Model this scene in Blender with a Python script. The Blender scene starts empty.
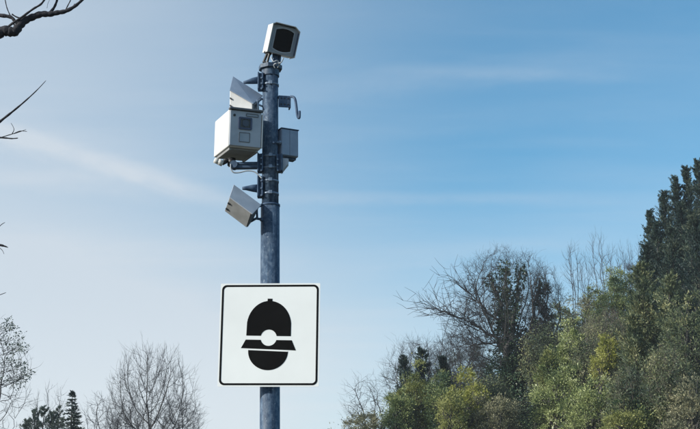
import bpy, bmesh, math, random
import numpy as np
from mathutils import Vector, Matrix

# ------------------------------------------------------------------ camera
F = 1300.0                      # focal length in pixels of a 700 wide picture
CAMZ = 1.6
PITCH, ROLL = math.radians(15.0), math.radians(0.85)
scene = bpy.context.scene
cam_data = bpy.data.cameras.new('camera')
cam_data.sensor_width = 36.0
cam_data.lens = F / 700.0 * 36.0
cam_data.clip_start = 0.1
cam_data.clip_end = 9000.0
cam = bpy.data.objects.new('camera', cam_data)
scene.collection.objects.link(cam)
CM = Matrix.Translation((0, 0, CAMZ)) @ Matrix.Rotation(math.pi / 2 + PITCH, 4, 'X') @ Matrix.Rotation(-ROLL, 4, 'Z')
cam.matrix_world = CM
scene.camera = cam

# ------------------------------------------------------------------ light
SUN_EL, SUN_AZ = math.radians(25.0), math.radians(-112.0)   # azimuth from +Y, clockwise
sdir = Vector((math.sin(SUN_AZ) * math.cos(SUN_EL), math.cos(SUN_AZ) * math.cos(SUN_EL), math.sin(SUN_EL)))
ld = bpy.data.lights.new('sun', 'SUN')
ld.energy = 4.2
ld.angle = math.radians(0.5)
ld.color = (1.0, 0.95, 0.86)
sun = bpy.data.objects.new('sun', ld)
scene.collection.objects.link(sun)
sun.rotation_euler = sdir.to_track_quat('Z', 'Y').to_euler()
sun.location = (0, 0, 60)

world = bpy.data.worlds.new('World')
scene.world = world
world.use_nodes = True
wn, wl = world.node_tree.nodes, world.node_tree.links
wn.clear()
def wnode(t, **kw):
    n = wn.new(t)
    for k, v in kw.items():
        setattr(n, k, v)
    return n
def wmath(op, a, b=None, clamp=False):
    n = wnode('ShaderNodeMath', operation=op, use_clamp=clamp)
    for i, v in enumerate((a, b)):
        if v is None: continue
        if isinstance(v, (int, float)): n.inputs[i].default_value = v
        else: wl.new(v, n.inputs[i])
    return n.outputs[0]
sky = wnode('ShaderNodeTexSky', sky_type='NISHITA', sun_disc=False, sun_elevation=SUN_EL, sun_rotation=SUN_AZ,
            air_density=1.0, dust_density=0.5, ozone_density=3.0, altitude=100)
tc = wnode('ShaderNodeTexCoord')
sep = wnode('ShaderNodeSeparateXYZ')
wl.new(tc.outputs['Generated'], sep.inputs[0])
zc = wmath('MAXIMUM', wmath('ADD', sep.outputs[2], 0.12), 0.02)
# high thin cloud: noise on a flat cloud layer, stretched into fibres
cu = wmath('DIVIDE', sep.outputs[0], zc); cv = wmath('DIVIDE', sep.outputs[1], zc)
comb = wnode('ShaderNodeCombineXYZ')
wl.new(cu, comb.inputs[0]); wl.new(cv, comb.inputs[1])
def fibre(scale, rot, stretch, detail, seed, lo, hi):
    m = wnode('ShaderNodeMapping'); m.inputs['Rotation'].default_value = (0, 0, math.radians(rot))
    m.inputs['Scale'].default_value = (scale, scale * stretch, 1); m.inputs['Location'].default_value = (seed, seed * 1.7, seed)
    wl.new(comb.outputs[0], m.inputs['Vector'])
    n = wnode('ShaderNodeTexNoise'); n.inputs['Scale'].default_value = 1.0
    n.inputs['Detail'].default_value = detail; n.inputs['Roughness'].default_value = 0.55
    n.inputs['Distortion'].default_value = 0.4
    wl.new(m.outputs[0], n.inputs['Vector'])
    r = wnode('ShaderNodeMapRange', interpolation_type='SMOOTHSTEP')
    r.inputs['From Min'].default_value = lo; r.inputs['From Max'].default_value = hi
    wl.new(n.outputs[0], r.inputs['Value'])
    return r.outputs[0]
f1 = fibre(0.55, 28, 3.2, 6, 3.1, 0.38, 0.80)
f2 = fibre(1.6, 8, 5.0, 6, 7.7, 0.42, 0.85)
def ramp(v, a, b, lo=0.0, hi=1.0):
    r = wnode('ShaderNodeMapRange', interpolation_type='SMOOTHSTEP')
    r.inputs['From Min'].default_value = a; r.inputs['From Max'].default_value = b
    r.inputs['To Min'].default_value = lo; r.inputs['To Max'].default_value = hi
    wl.new(v, r.inputs['Value']); return r.outputs[0]
# a high veil, thicker towards the sun's side and low over the horizon
side = ramp(sep.outputs[0], 0.13, -0.28, 0.0, 0.60)
low = ramp(sep.outputs[2], 0.31, 0.14)
lowx = ramp(sep.outputs[0], 0.20, -0.02, 0.42, 0.55)
veil = wmath('ADD', side, wmath('MULTIPLY', low, lowx))
# long vapour streaks: soft lines across the sky, broken up by noise
ty = wmath('MAXIMUM', sep.outputs[1], 0.05)
ux = wmath('DIVIDE', sep.outputs[0], ty); uz = wmath('DIVIDE', sep.outputs[2], ty)
def streak(x0, z0, x1, z1, width, amp, sd):
    dx, dz = x1 - x0, z1 - z0; l = math.hypot(dx, dz); dx /= l; dz /= l
    a_ = wmath('ADD', wmath('MULTIPLY', wmath('SUBTRACT', ux, x0), -dz), wmath('MULTIPLY', wmath('SUBTRACT', uz, z0), dx))
    t_ = wmath('ADD', wmath('MULTIPLY', wmath('SUBTRACT', ux, x0), dx / l), wmath('MULTIPLY', wmath('SUBTRACT', uz, z0), dz / l))
    cb = wnode('ShaderNodeCombineXYZ'); wl.new(wmath('MULTIPLY', t_, l * 9), cb.inputs[0]); wl.new(wmath('MULTIPLY', a_, 22), cb.inputs[1]); cb.inputs[2].default_value = sd
    n = wnode('ShaderNodeTexNoise'); n.inputs['Scale'].default_value = 2.4; n.inputs['Detail'].default_value = 9; n.inputs['Roughness'].default_value = .68
    wl.new(cb.outputs[0], n.inputs['Vector'])
    off = wmath('ADD', a_, wmath('MULTIPLY', wmath('SUBTRACT', n.outputs[0], .5), width * 1.6))
    core = ramp(wmath('ABSOLUTE', off), width * 1.5, 0.0)
    ends = wmath('MULTIPLY', ramp(t_, -0.25, 0.2), ramp(t_, 1.25, 0.7))
    return wmath('MULTIPLY', wmath('MULTIPLY', core, ends), wmath('MULTIPLY', n.outputs[0], amp * 1.15))
def tz(px, py):
    a_ = math.radians(15) - math.atan((py - 214.5) / 1300); return ((px - 350) / 1300, math.tan(a_))
st = None
for (xa, ya, xb, yb, wd_, am, sd) in ((-40, 118, 240, 205, .009, .26, 1.3), (-60, 112, 180, 178, .022, .12, 7.3), (-60, 168, 200, 192, .010, .10, 4.1), (280, 196, 600, 203, .006, .14, 2.2), (330, 88, 640, 62, .012, .10, 6.5),
                                     (400, 70, 660, 82, .006, .09, 9.5), (300, 140, 700, 108, .010, .05, 3.3), (20, 236, 330, 262, .014, .08, 8.2), (360, 262, 620, 240, .012, .10, 5.2)):
    (x0, z0), (x1, z1) = tz(xa, ya), tz(xb, yb)
    q = streak(x0, z0, x1, z1, wd_, am * 1.25, sd); st = q if st is None else wmath('ADD', st, q)
wisp = wmath('ADD', wmath('MULTIPLY', f1, 0.14), wmath('ADD', wmath('MULTIPLY', f2, 0.07), st))
fac = wmath('MINIMUM', wmath('ADD', wmath('ADD', veil, wisp), 0.03), 0.90, clamp=True)
tint = wnode('ShaderNodeMix', data_type='RGBA', blend_type='MULTIPLY'); tint.inputs[0].default_value = 1.0
wl.new(sky.outputs[0], tint.inputs[6]); tint.inputs[7].default_value = (0.53, 1.01, 1.04, 1)
mix = wnode('ShaderNodeMix', data_type='RGBA')
wl.new(fac, mix.inputs[0]); wl.new(tint.outputs[2], mix.inputs[6])
vcol = wnode('ShaderNodeMix', data_type='RGBA'); wl.new(ramp(sep.outputs[2], 0.22, 0.08), vcol.inputs[0])
vcol.inputs[6].default_value = (4.30, 4.70, 5.12, 1); vcol.inputs[7].default_value = (5.0, 5.25, 5.5, 1)
wl.new(vcol.outputs[2], mix.inputs[7])
bg = wnode('ShaderNodeBackground'); bg.inputs['Strength'].default_value = 0.12
wl.new(mix.outputs[2], bg.inputs['Color'])
wo = wnode('ShaderNodeOutputWorld'); wl.new(bg.outputs[0], wo.inputs['Surface'])

vs = scene.view_settings
vs.view_transform = 'Standard'; vs.look = 'None'; vs.exposure = 0.40; vs.gamma = 1.0
vs.use_curve_mapping = False

# ------------------------------------------------------------------ helpers
R3 = CM.to_3x3(); C0 = CM.translation
def U(px, py, Y):
    """world point at distance Y in front of the camera seen at photograph pixel px, py"""
    d = R3 @ Vector(((px - 350.0) / F, -(py - 214.5) / F, -1.0))
    return C0 + d * (Y / d.y)

def tag(o, label=None, cat=None, group=None, kind=None):
    if label: o['label'] = label
    if cat: o['category'] = cat
    if group: o['group'] = group
    if kind: o['kind'] = kind
    return o
def empty(name, loc, label=None, cat=None, group=None):
    o = bpy.data.objects.new(name, None)
    scene.collection.objects.link(o)
    o.location = loc; o.empty_display_size = 0.2
    return tag(o, label, cat, group)
def link_mesh(name, me, mat, parent=None):
    o = bpy.data.objects.new(name, me)
    scene.collection.objects.link(o)
    if mat: me.materials.append(mat)
    if parent: o.parent = parent
    return o
def origin_of(parent):
    v = Vector((0, 0, 0))
    while parent is not None:
        v += Vector(parent.location); parent = parent.parent
    return v
def part(name, bm, mat, parent=None, smooth=False):
    """bm in world coordinates"""
    off = origin_of(parent)
    me = bpy.data.meshes.new(name)
    bmesh.ops.translate(bm, verts=bm.verts, vec=-off)
    bmesh.ops.recalc_face_normals(bm, faces=bm.faces)
    bm.to_mesh(me); bm.free()
    if smooth:
        me.polygons.foreach_set('use_smooth', [True] * len(me.polygons))
    return link_mesh(name, me, mat, parent)
def np_mesh(name, V, Q, mat, parent=None, smooth=False, tri=False):
    """V (n,3) world, Q (m,4) or (m,3)"""
    off = np.array(origin_of(parent))
    me = bpy.data.meshes.new(name)
    k = Q.shape[1]
    me.vertices.add(len(V)); me.loops.add(len(Q) * k); me.polygons.add(len(Q))
    me.vertices.foreach_set('co', (V - off).astype(np.float32).ravel())
    me.loops.foreach_set('vertex_index', Q.astype(np.int32).ravel())
    me.polygons.foreach_set('loop_start', np.arange(0, len(Q) * k, k, dtype=np.int32))
    try: me.polygons.foreach_set('loop_total', np.full(len(Q), k, dtype=np.int32))
    except Exception: pass
    if smooth: me.polygons.foreach_set('use_smooth', np.ones(len(Q), dtype=bool))
    me.update(calc_edges=True)
    return link_mesh(name, me, mat, parent)

# ------------------------------------------------------------------ materials
def mat_base(name):
    m = bpy.data.materials.new(name); m.use_nodes = True
    nt = m.node_tree; b = nt.nodes['Principled BSDF']
    return m, nt, b
def surf(name, c1, c2, scale=6.0, rough=0.6, metal=0.0, bump=0.0, detail=5, bscale=None, coat=0.0, streak=None, lo=.35, hi=.65):
    m, nt, b = mat_base(name); N, L = nt.nodes, nt.links
    t = N.new('ShaderNodeTexCoord'); mp = N.new('ShaderNodeMapping'); L.new(t.outputs['Object'], mp.inputs[0])
    if streak: mp.inputs['Scale'].default_value = streak
    n = N.new('ShaderNodeTexNoise'); n.inputs['Scale'].default_value = scale; n.inputs['Detail'].default_value = detail
    n.inputs['Roughness'].default_value = 0.6
    L.new(mp.outputs[0], n.inputs['Vector'])
    r = N.new('ShaderNodeValToRGB'); r.color_ramp.elements[0].position = lo; r.color_ramp.elements[1].position = hi
    r.color_ramp.elements[0].color = (*c1, 1); r.color_ramp.elements[1].color = (*c2, 1)
    L.new(n.outputs[0], r.inputs[0]); L.new(r.outputs[0], b.inputs['Base Color'])
    b.inputs['Roughness'].default_value = rough; b.inputs['Metallic'].default_value = metal
    if coat: b.inputs['Coat Weight'].default_value = coat
    if bump:
        n2 = N.new('ShaderNodeTexNoise'); n2.inputs['Scale'].default_value = bscale or scale * 6; n2.inputs['Detail'].default_value = 4
        L.new(mp.outputs[0], n2.inputs['Vector'])
        bp = N.new('ShaderNodeBump'); bp.inputs['Strength'].default_value = bump; bp.inputs['Distance'].default_value = 0.01
        L.new(n2.outputs[0], bp.inputs['Height']); L.new(bp.outputs[0], b.inputs['Normal'])
    return m
def leafmat(name, cols, trans=0.25, nscale=0.9, rough=0.55, spread=0.5, gain=1.62):
    m, nt, b = mat_base(name); N, L = nt.nodes, nt.links
    cols = [tuple(min(.5, (v * .97 + .03 * sum(c) / 3) * gain) for v in c) for c in cols]
    g = N.new('ShaderNodeNewGeometry')
    n = N.new('ShaderNodeTexNoise'); n.inputs['Scale'].default_value = nscale; n.inputs['Detail'].default_value = 3
    L.new(g.outputs['Position'], n.inputs['Vector'])
    mr = N.new('ShaderNodeMapRange'); mr.inputs['From Min'].default_value = 0.3; mr.inputs['From Max'].default_value = 0.7
    L.new(n.outputs[0], mr.inputs['Value'])
    mx = N.new('ShaderNodeMix'); mx.inputs[0].default_value = spread
    L.new(mr.outputs[0], mx.inputs[2]); L.new(g.outputs['Random Per Island'], mx.inputs[3])
    r = N.new('ShaderNodeValToRGB')
    e = r.color_ramp.elements
    e[0].position = 0.1; e[0].color = (*cols[0], 1); e[1].position = 0.95; e[1].color = (*cols[-1], 1)
    for i, c in enumerate(cols[1:-1]):
        x = e.new(0.1 + 0.85 * (i + 1) / (len(cols) - 1)); x.color = (*c, 1)
    L.new(mx.outputs[0], r.inputs[0]); L.new(r.outputs[0], b.inputs['Base Color'])
    b.inputs['Roughness'].default_value = rough; b.inputs['Specular IOR Level'].default_value = 0.35
    tr = N.new('ShaderNodeBsdfTranslucent'); L.new(r.outputs[0], tr.inputs[0])
    ms = N.new('ShaderNodeMixShader'); ms.inputs[0].default_value = trans
    L.new(b.outputs[0], ms.inputs[1]); L.new(tr.outputs[0], ms.inputs[2])
    L.new(ms.outputs[0], N['Material Output'].inputs['Surface'])
    return m
M = {}
def pole_mat():
    m, nt, b = mat_base('blue_grey_galvanised_steel'); N, L = nt.nodes, nt.links
    t = N.new('ShaderNodeTexCoord')
    def noise(sc, scale, det, rough=.6):
        mp = N.new('ShaderNodeMapping'); mp.inputs['Scale'].default_value = sc; L.new(t.outputs['Object'], mp.inputs[0])
        n = N.new('ShaderNodeTexNoise'); n.inputs['Scale'].default_value = scale; n.inputs['Detail'].default_value = det; n.inputs['Roughness'].default_value = rough
        L.new(mp.outputs[0], n.inputs['Vector']); return n.outputs[0]
    def ramp_(v, stops):
        r = N.new('ShaderNodeValToRGB'); e = r.color_ramp.elements
        e[0].position, e[0].color = stops[0][0], (*stops[0][1], 1); e[1].position, e[1].color = stops[-1][0], (*stops[-1][1], 1)
        for p, c in stops[1:-1]:
            x = e.new(p); x.color = (*c, 1)
        L.new(v, r.inputs[0]); return r.outputs[0]
    def mixc(f, a, b_, mode='MIX'):
        x = N.new('ShaderNodeMix'); x.data_type = 'RGBA'; x.blend_type = mode
        if isinstance(f, float): x.inputs[0].default_value = f
        else: L.new(f, x.inputs[0])
        for k, v in ((6, a), (7, b_)):
            if isinstance(v, tuple): x.inputs[k].default_value = v
            else: L.new(v, x.inputs[k])
        return x.outputs[2]
    base = ramp_(noise((1, 1, .7), 42, 6, .7), [(.30, (0.018, 0.040, 0.082)), (.5, (0.060, 0.102, 0.165)), (.70, (0.150, 0.200, 0.265))])
    runs = ramp_(noise((1, 1, .05), 60, 4), [(.45, (0.6, 0.6, 0.62)), (.62, (1.15, 1.15, 1.12))])
    c = mixc(.7, base, runs, 'MULTIPLY')
    chips = ramp_(noise((1, 1, .8), 75, 2, .5), [(.68, (0, 0, 0)), (.73, (1, 1, 1))])
    c = mixc(chips, c, (0.20, 0.24, 0.29, 1))
    L.new(c, b.inputs['Base Color']); b.inputs['Roughness'].default_value = .55; b.inputs['Specular IOR Level'].default_value = .3
    bp = N.new('ShaderNodeBump'); bp.inputs['Strength'].default_value = .25; bp.inputs['Distance'].default_value = .004
    L.new(noise((1, 1, .6), 90, 4), bp.inputs['Height']); L.new(bp.outputs[0], b.inputs['Normal'])
    return m
M['pole'] = pole_mat()
M['clamp'] = surf('clamp_steel', (0.034, 0.066, 0.125), (0.085, 0.13, 0.20), 30, 0.6, 0.0, 0.1)
M['clamp'].node_tree.nodes['Principled BSDF'].inputs['Specular IOR Level'].default_value = 0.2
M['band'] = surf('band_steel', (0.13, 0.18, 0.25), (0.22, 0.27, 0.34), 40, 0.4, 0.4)
M['white'] = surf('white_powder_coat', (0.54, 0.535, 0.52), (0.66, 0.655, 0.64), 7, 0.45, 0, 0.05, lo=.3, hi=.6)
M['grey'] = surf('pale_grey_and_shaded_white', (0.33, 0.37, 0.43), (0.42, 0.46, 0.52), 9, 0.45, 0, 0.05)  # pale grey parts, and the shade painted onto the white box's front
M['bezel'] = surf('grey_bezel_paint', (0.26, 0.31, 0.37), (0.33, 0.38, 0.44), 14, 0.5)
M['greyblue'] = surf('blue_grey_paint', (0.19, 0.25, 0.345), (0.25, 0.315, 0.41), 9, 0.5, 0, 0.05)
M['greybrown'] = surf('mid_grey_panel', (0.20, 0.205, 0.205), (0.27, 0.275, 0.28), 12, 0.6)  # plain mid grey with faint random mottling
M['navy'] = surf('dark_blue_frame_and_shade', (0.035, 0.05, 0.10), (0.06, 0.08, 0.14), 10, 0.5)  # lens frame's own dark blue; inside the hood it stands for shade
M['black'] = surf('black_plastic', (0.010, 0.011, 0.014), (0.02, 0.021, 0.025), 20, 0.5)
M['cable'] = surf('grey_cable_rubber', (0.30, 0.33, 0.36), (0.42, 0.45, 0.48), 20, 0.5)
M['slot'] = surf('slot_dark', (0.10, 0.11, 0.13), (0.15, 0.16, 0.18), 20, 0.6)
m, nt, b = mat_base('dark_window_glass'); b.inputs['Base Color'].default_value = (0.006, 0.008, 0.014, 1); b.inputs['Roughness'].default_value = 0.12
M['glass'] = m
m, nt, b = mat_base('lens_glass'); b.inputs['Base Color'].default_value = (0.02, 0.035, 0.07, 1); b.inputs['Roughness'].default_value = 0.08
M['lens'] = m
M['signwhite'] = surf('sign_white_film', (0.82, 0.84, 0.83), (0.88, 0.90, 0.89), 2.2, 0.35, 0, 0.06, bscale=1.5)
M['signblack'] = surf('sign_black_film', (0.004, 0.004, 0.0045), (0.006, 0.006, 0.0065), 5, 0.9)
M['signblack'].node_tree.nodes['Principled BSDF'].inputs['Specular IOR Level'].default_value = 0.12
M['signback'] = surf('sign_aluminium', (0.35, 0.37, 0.40), (0.45, 0.47, 0.5), 10, 0.4, 0.7)
M['bark'] = surf('grey_bark', (0.035, 0.033, 0.034), (0.085, 0.078, 0.072), 5, 0.9, 0, 0.5)
M['barkdark'] = surf('dark_bark', (0.010, 0.010, 0.016), (0.030, 0.028, 0.036), 14, 0.85, 0, 0.6)  # near-black bark, mottled at random
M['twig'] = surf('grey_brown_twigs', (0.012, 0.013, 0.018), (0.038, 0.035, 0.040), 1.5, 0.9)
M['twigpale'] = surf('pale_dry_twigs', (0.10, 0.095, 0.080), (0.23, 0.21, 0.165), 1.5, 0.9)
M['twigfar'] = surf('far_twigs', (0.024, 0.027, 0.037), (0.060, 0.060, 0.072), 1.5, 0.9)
M['soil'] = surf('hill_soil_and_leaf_litter', (0.035, 0.035, 0.022), (0.085, 0.075, 0.045), 0.7, 0.95, 0, 0.6)
M['conifer'] = leafmat('cypress_foliage', [(0.010, 0.028, 0.036), (0.026, 0.056, 0.052), (0.060, 0.096, 0.070), (0.19, 0.22, 0.14)], 0.12, 1.4, spread=.42, gain=.82)
M['conolive'] = leafmat('olive_conifer_foliage', [(0.018, 0.038, 0.032), (0.078, 0.098, 0.048), (0.26, 0.25, 0.12)], 0.2, 1.0, spread=.38, gain=1.6)
M['ivy'] = leafmat('ivy_leaves', [(0.012, 0.034, 0.028), (0.028, 0.060, 0.040), (0.070, 0.115, 0.060), (0.17, 0.22, 0.13)], 0.15, 1.3, 0.35, gain=1.1)
M['ever'] = leafmat('evergreen_leaves', [(0.014, 0.038, 0.028), (0.072, 0.100, 0.038), (0.24, 0.26, 0.10)], 0.2, .9, spread=.38, gain=1.7)
M['olive'] = leafmat('olive_green_leaves', [(0.040, 0.062, 0.024), (0.150, 0.162, 0.048), (0.36, 0.345, 0.12)], 0.25, .9, spread=.38, gain=1.62)
M['yellow'] = leafmat('yellow_green_leaves', [(0.085, 0.105, 0.024), (0.20, 0.205, 0.042), (0.38, 0.36, 0.11)], 0.3, 1.2, spread=.4, gain=1.7)
M['light'] = leafmat('light_green_leaves', [(0.030, 0.052, 0.028), (0.110, 0.140, 0.052), (0.27, 0.30, 0.12), (0.44, 0.46, 0.25)], 0.25, .9, 0.45, .38, gain=1.62)
M['scrub'] = leafmat('dry_scrub_leaves', [(0.032, 0.046, 0.032), (0.110, 0.112, 0.066), (0.27, 0.25, 0.15)], 0.2, .9, spread=.4, gain=1.65)
M['farleaf'] = leafmat('distant_dark_leaves', [(0.026, 0.045, 0.045), (0.060, 0.082, 0.068), (0.13, 0.14, 0.11)], 0.15, 1.0, spread=.6)
M['grass'] = leafmat('grass_blades', [(0.04, 0.06, 0.015), (0.09, 0.11, 0.03), (0.16, 0.15, 0.06)], 0.3, 0.5)

# ------------------------------------------------------------------ terrain
def sst(a, b, x):
    t = np.clip((np.asarray(x, dtype=float) - a) / (b - a), 0, 1)
    return t * t * (3 - 2 * t)
def zt(x, y):
    x = np.asarray(x, dtype=float); y = np.asarray(y, dtype=float)
    ramp = sst(30, 72, y)
    crest = np.clip(4.6 + 0.50 * x, 0, 14)
    crest = crest * sst(-16, 2, x)
    h = ramp * crest + 0.35 * np.sin(x * 0.31 + 1.2) * np.sin(y * 0.23) * sst(20, 40, y) * sst(-10, 2, x)
    h = h * (1 - sst(160, 420, y)) * (1 - sst(200, 480, x))
    return h
def ztf(x, y): return float(zt(x, y))
xs = np.concatenate([[-3500, -1500, -600, -250, -120, -70], np.arange(-45, 75, 1.5), [80, 100, 140, 200, 260, 340, 480, 700, 1500, 3500]])
ys = np.concatenate([[-3000, -1000, -300, -100, -40, -15], np.arange(0, 100, 1.6), [105, 120, 150, 200, 260, 340, 430, 700, 1500, 3500]])
X, Yg = np.meshgrid(xs, ys)
V = np.stack([X.ravel(), Yg.ravel(), zt(X, Yg).ravel()], 1)
nx = len(xs); ii, jj = np.meshgrid(np.arange(len(ys) - 1), np.arange(nx - 1), indexing='ij')
a = (ii * nx + jj).ravel()
g = np_mesh('ground', V, np.stack([a, a + 1, a + nx + 1, a + nx], 1), M['soil'], smooth=True)
tag(g, kind='structure', label='earth and leaf litter of the roadside and wooded hillside')

# ------------------------------------------------------------------ generic solids
def bm_box(Mx, size, off=(0, 0, 0), bevel=0.0, seg=2):
    """box of the given size centred at local off, placed by matrix Mx"""
    bm = bmesh.new()
    bmesh.ops.create_cube(bm, size=1.0)
    for v in bm.verts:
        v.co = Vector((v.co.x * size[0] + off[0], v.co.y * size[1] + off[1], v.co.z * size[2] + off[2]))
    if bevel: bmesh.ops.bevel(bm, geom=list(bm.edges), offset=bevel, segments=seg, affect='EDGES', profile=0.5)
    bm.transform(Mx)
    return bm
def bm_prism(Mx, pts, y0, y1, bevel=0.0):
    """polygon pts (x,z) extruded from y0 to y1"""
    bm = bmesh.new()
    A = [bm.verts.new((p[0], y0, p[1])) for p in pts]
    B = [bm.verts.new((p[0], y1, p[1])) for p in pts]
    bm.faces.new(A); bm.faces.new(B[::-1])
    n = len(pts)
    for i in range(n): bm.faces.new((A[i], A[(i + 1) % n], B[(i + 1) % n], B[i]))
    if bevel: bmesh.ops.bevel(bm, geom=list(bm.edges), offset=bevel, segments=2, affect='EDGES', profile=0.5)
    bmesh.ops.recalc_face_normals(bm, faces=bm.faces)
    bm.transform(Mx)
    return bm
def bm_ring(Mx, outer, inner, y0, y1):
    """frame between two closed outlines with the same number of points"""
    bm = bmesh.new(); n = len(outer)
    L = [[bm.verts.new((p[0], y, p[1])) for p in ps] for ps in (outer, inner) for y in (y0, y1)]
    O0, O1, I0, I1 = L
    for i in range(n):
        j = (i + 1) % n
        bm.faces.new((O0[i], O0[j], I0[j], I0[i])); bm.faces.new((O1[i], I1[i], I1[j], O1[j]))
        bm.faces.new((O0[i], O1[i], O1[j], O0[j])); bm.faces.new((I0[i], I0[j], I1[j], I1[i]))
    bmesh.ops.recalc_face_normals(bm, faces=bm.faces)
    bm.transform(Mx)
    return bm
def bm_tube(pts, r, n=10, cap=True):
    bm = bmesh.new(); rings = []
    pts = [Vector(p) for p in pts]
    if not isinstance(r, (list, tuple)): r = [r] * len(pts)
    ref = Vector((0.13, 0.97, 0.2))
    for i, p in enumerate(pts):
        d = (pts[min(i + 1, len(pts) - 1)] - pts[max(i - 1, 0)]).normalized()
        a = d.cross(ref)
        if a.length < 1e-3: a = d.cross(Vector((1, 0, 0)))
        a.normalize(); b_ = d.cross(a)
        rings.append([bm.verts.new(p + (a * math.cos(t) + b_ * math.sin(t)) * r[i]) for t in [2 * math.pi * k / n for k in range(n)]])
    for A, B in zip(rings, rings[1:]):
        for k in range(n): bm.faces.new((A[k], A[(k + 1) % n], B[(k + 1) % n], B[k]))
    if cap: bm.faces.new(rings[0][::-1]); bm.faces.new(rings[-1])
    return bm
def smooth_path(pts, n=6):
    P = [Vector(p) for p in pts]; P = [P[0]] + P + [P[-1]]; out = []
    for i in range(1, len(P) - 2):
        for k in range(n):
            t = k / n
            out.append(0.5 * ((2 * P[i]) + (-P[i - 1] + P[i + 1]) * t + (2 * P[i - 1] - 5 * P[i] + 4 * P[i + 1] - P[i + 2]) * t * t
                              + (-P[i - 1] + 3 * P[i] - 3 * P[i + 1] + P[i + 2]) * t ** 3))
    out.append(P[-2])
    return out
def merge(*bms):
    out = bmesh.new()
    for b_ in bms:
        me = bpy.data.meshes.new('tmp'); b_.to_mesh(me); b_.free(); out.from_mesh(me); bpy.data.meshes.remove(me)
    return out
def facing(loc, yaw, down, roll=0.0):
    """local x = right as seen from the front, y = backwards, z = up"""
    c, t = math.radians(yaw), math.radians(down)
    f = Vector((math.sin(c) * math.cos(t), -math.cos(c) * math.cos(t), -math.sin(t)))
    r = Vector((math.cos(c), math.sin(c), 0)); u = f.cross(r)
    m = Matrix((( r.x, -f.x, u.x), (r.y, -f.y, u.y), (r.z, -f.z, u.z))).to_4x4()
    return Matrix.Translation(loc) @ m @ Matrix.Rotation(math.radians(roll), 4, 'Y')
def rrect(cx, cz, w, h, r, n=5):
    pts = []
    for sx, sz, a0 in ((1, 1, 0), (-1, 1, 90), (-1, -1, 180), (1, -1, 270)):
        for k in range(n + 1):
            a = math.radians(a0 + 90 * k / n)
            pts.append((cx + sx * (w / 2 - r) + r * math.cos(a), cz + sz * (h / 2 - r) + r * math.sin(a)))
    return pts
def disc(cx, cz, rx, rz, n=32): return [(cx + rx * math.cos(2 * math.pi * k / n), cz + rz * math.sin(2 * math.pi * k / n)) for k in range(n)]

# ------------------------------------------------------------------ the mast
YP = 7.8
pc = U(270.0, 335, YP); XP = pc.x
zs = lambda py, dy=0.0: U(270, py, YP + dy).z
RL, RU = 0.0585, 0.0515
mast = empty('camera_mast', (XP, YP, 0), 'tall blue-grey galvanised steel pole carrying the cameras and the square sign', 'pole')
def cyl(z0, z1, r0, r1=None, n=40, x=XP, y=YP):
    r1 = r0 if r1 is None else r1
    return bm_tube([(x, y, z0), (x, y, z1)], [r0, r1], n)
zseam = zs(206); ztop = zs(70)
lo = part('lower_section', cyl(-0.3, zseam, RL + 0.006, RL), M['pole'], mast, True)
part('seam_ring', cyl(zseam - 0.004, zseam + 0.008, RL + 0.003), M['clamp'], mast, True)
up = part('upper_section', cyl(zseam - 0.05, ztop, RU + .001, RU - 0.002), M['pole'], mast, True)
for o in (lo, up):
    for p in o.data.polygons:
        if len(p.vertices) > 4: p.use_smooth = False
part('base_flange', merge(cyl(0.0, 0.02, 0.15), *[cyl(0.02, 0.05, 0.014, n=6, x=XP + .115 * math.cos(a), y=YP + .115 * math.sin(a)) for a in (.8, 2.36, 3.93, 5.5)]), M['clamp'], mast)
# top head plate
part('head_collar', cyl(ztop - 0.045, ztop, RU + 0.005), M['pole'], mast)
part('head_plate', cyl(ztop + 0.001, ztop + 0.026, 0.076, n=8), M['pole'], mast)
def band(py, pyr=None, R=RU):
    z = zs(py)
    b1 = cyl(z - 0.006, z + 0.006, R + 0.003)
    part('clamp_band', b1, M['band'], mast, True)
    part('band_buckle', bm_box(Matrix.Translation((XP + 0.005, YP - R - 0.008, z)), (0.022, 0.014, 0.022), bevel=0.002), M['band'], mast)
for py in (85.5, 157.5, 169, 182, 194.5): band(py)
def bracket_plate(px, py0, py1, side, w=0.034):
    """channel plate strapped to the side of the pole"""
    zc_ = (zs(py0) + zs(py1)) / 2; h = abs(zs(py0) - zs(py1))
    x = XP + side * (RU + w / 2 - 0.006)
    return merge(bm_box(Matrix.Translation((x, YP - 0.012, zc_)), (w, 0.05, h), bevel=0.003),
                 bm_box(Matrix.Translation((x - side * (w / 2 - .001), YP - 0.04, zc_)), (0.010, 0.022, h * 0.96), bevel=0.002),
                 bm_box(Matrix.Translation((x + side * (w / 2 - .006), YP - 0.04, zc_)), (0.008, 0.03, h), bevel=0.002))
def bolts(px, pys, dy=-0.062):
    out = []
    for py in pys:
        p = U(px, py, YP + dy); out.append(bm_tube([p, p + Vector((0, 0.016, 0))], 0.0055, 6))
    return out
for nm, s, a0, a1, px, bp in (('side_bracket', -1, 74.5, 91, 261.3, (77.5, 83, 88)), ('side_bracket', -1, 155, 173, 261.2, (158, 164, 170)),
                          ('side_bracket', 1, 156, 173, 277.6, (159, 164.5, 170)), ('side_bracket', -1, 177.5, 198, 261.2, (180.5, 188, 195))):
    o = part(nm, bracket_plate(0, a0, a1, s), M['clamp'], mast)
    for b_ in bolts(px, bp): part('bolt', b_, M['band'], o)
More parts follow.
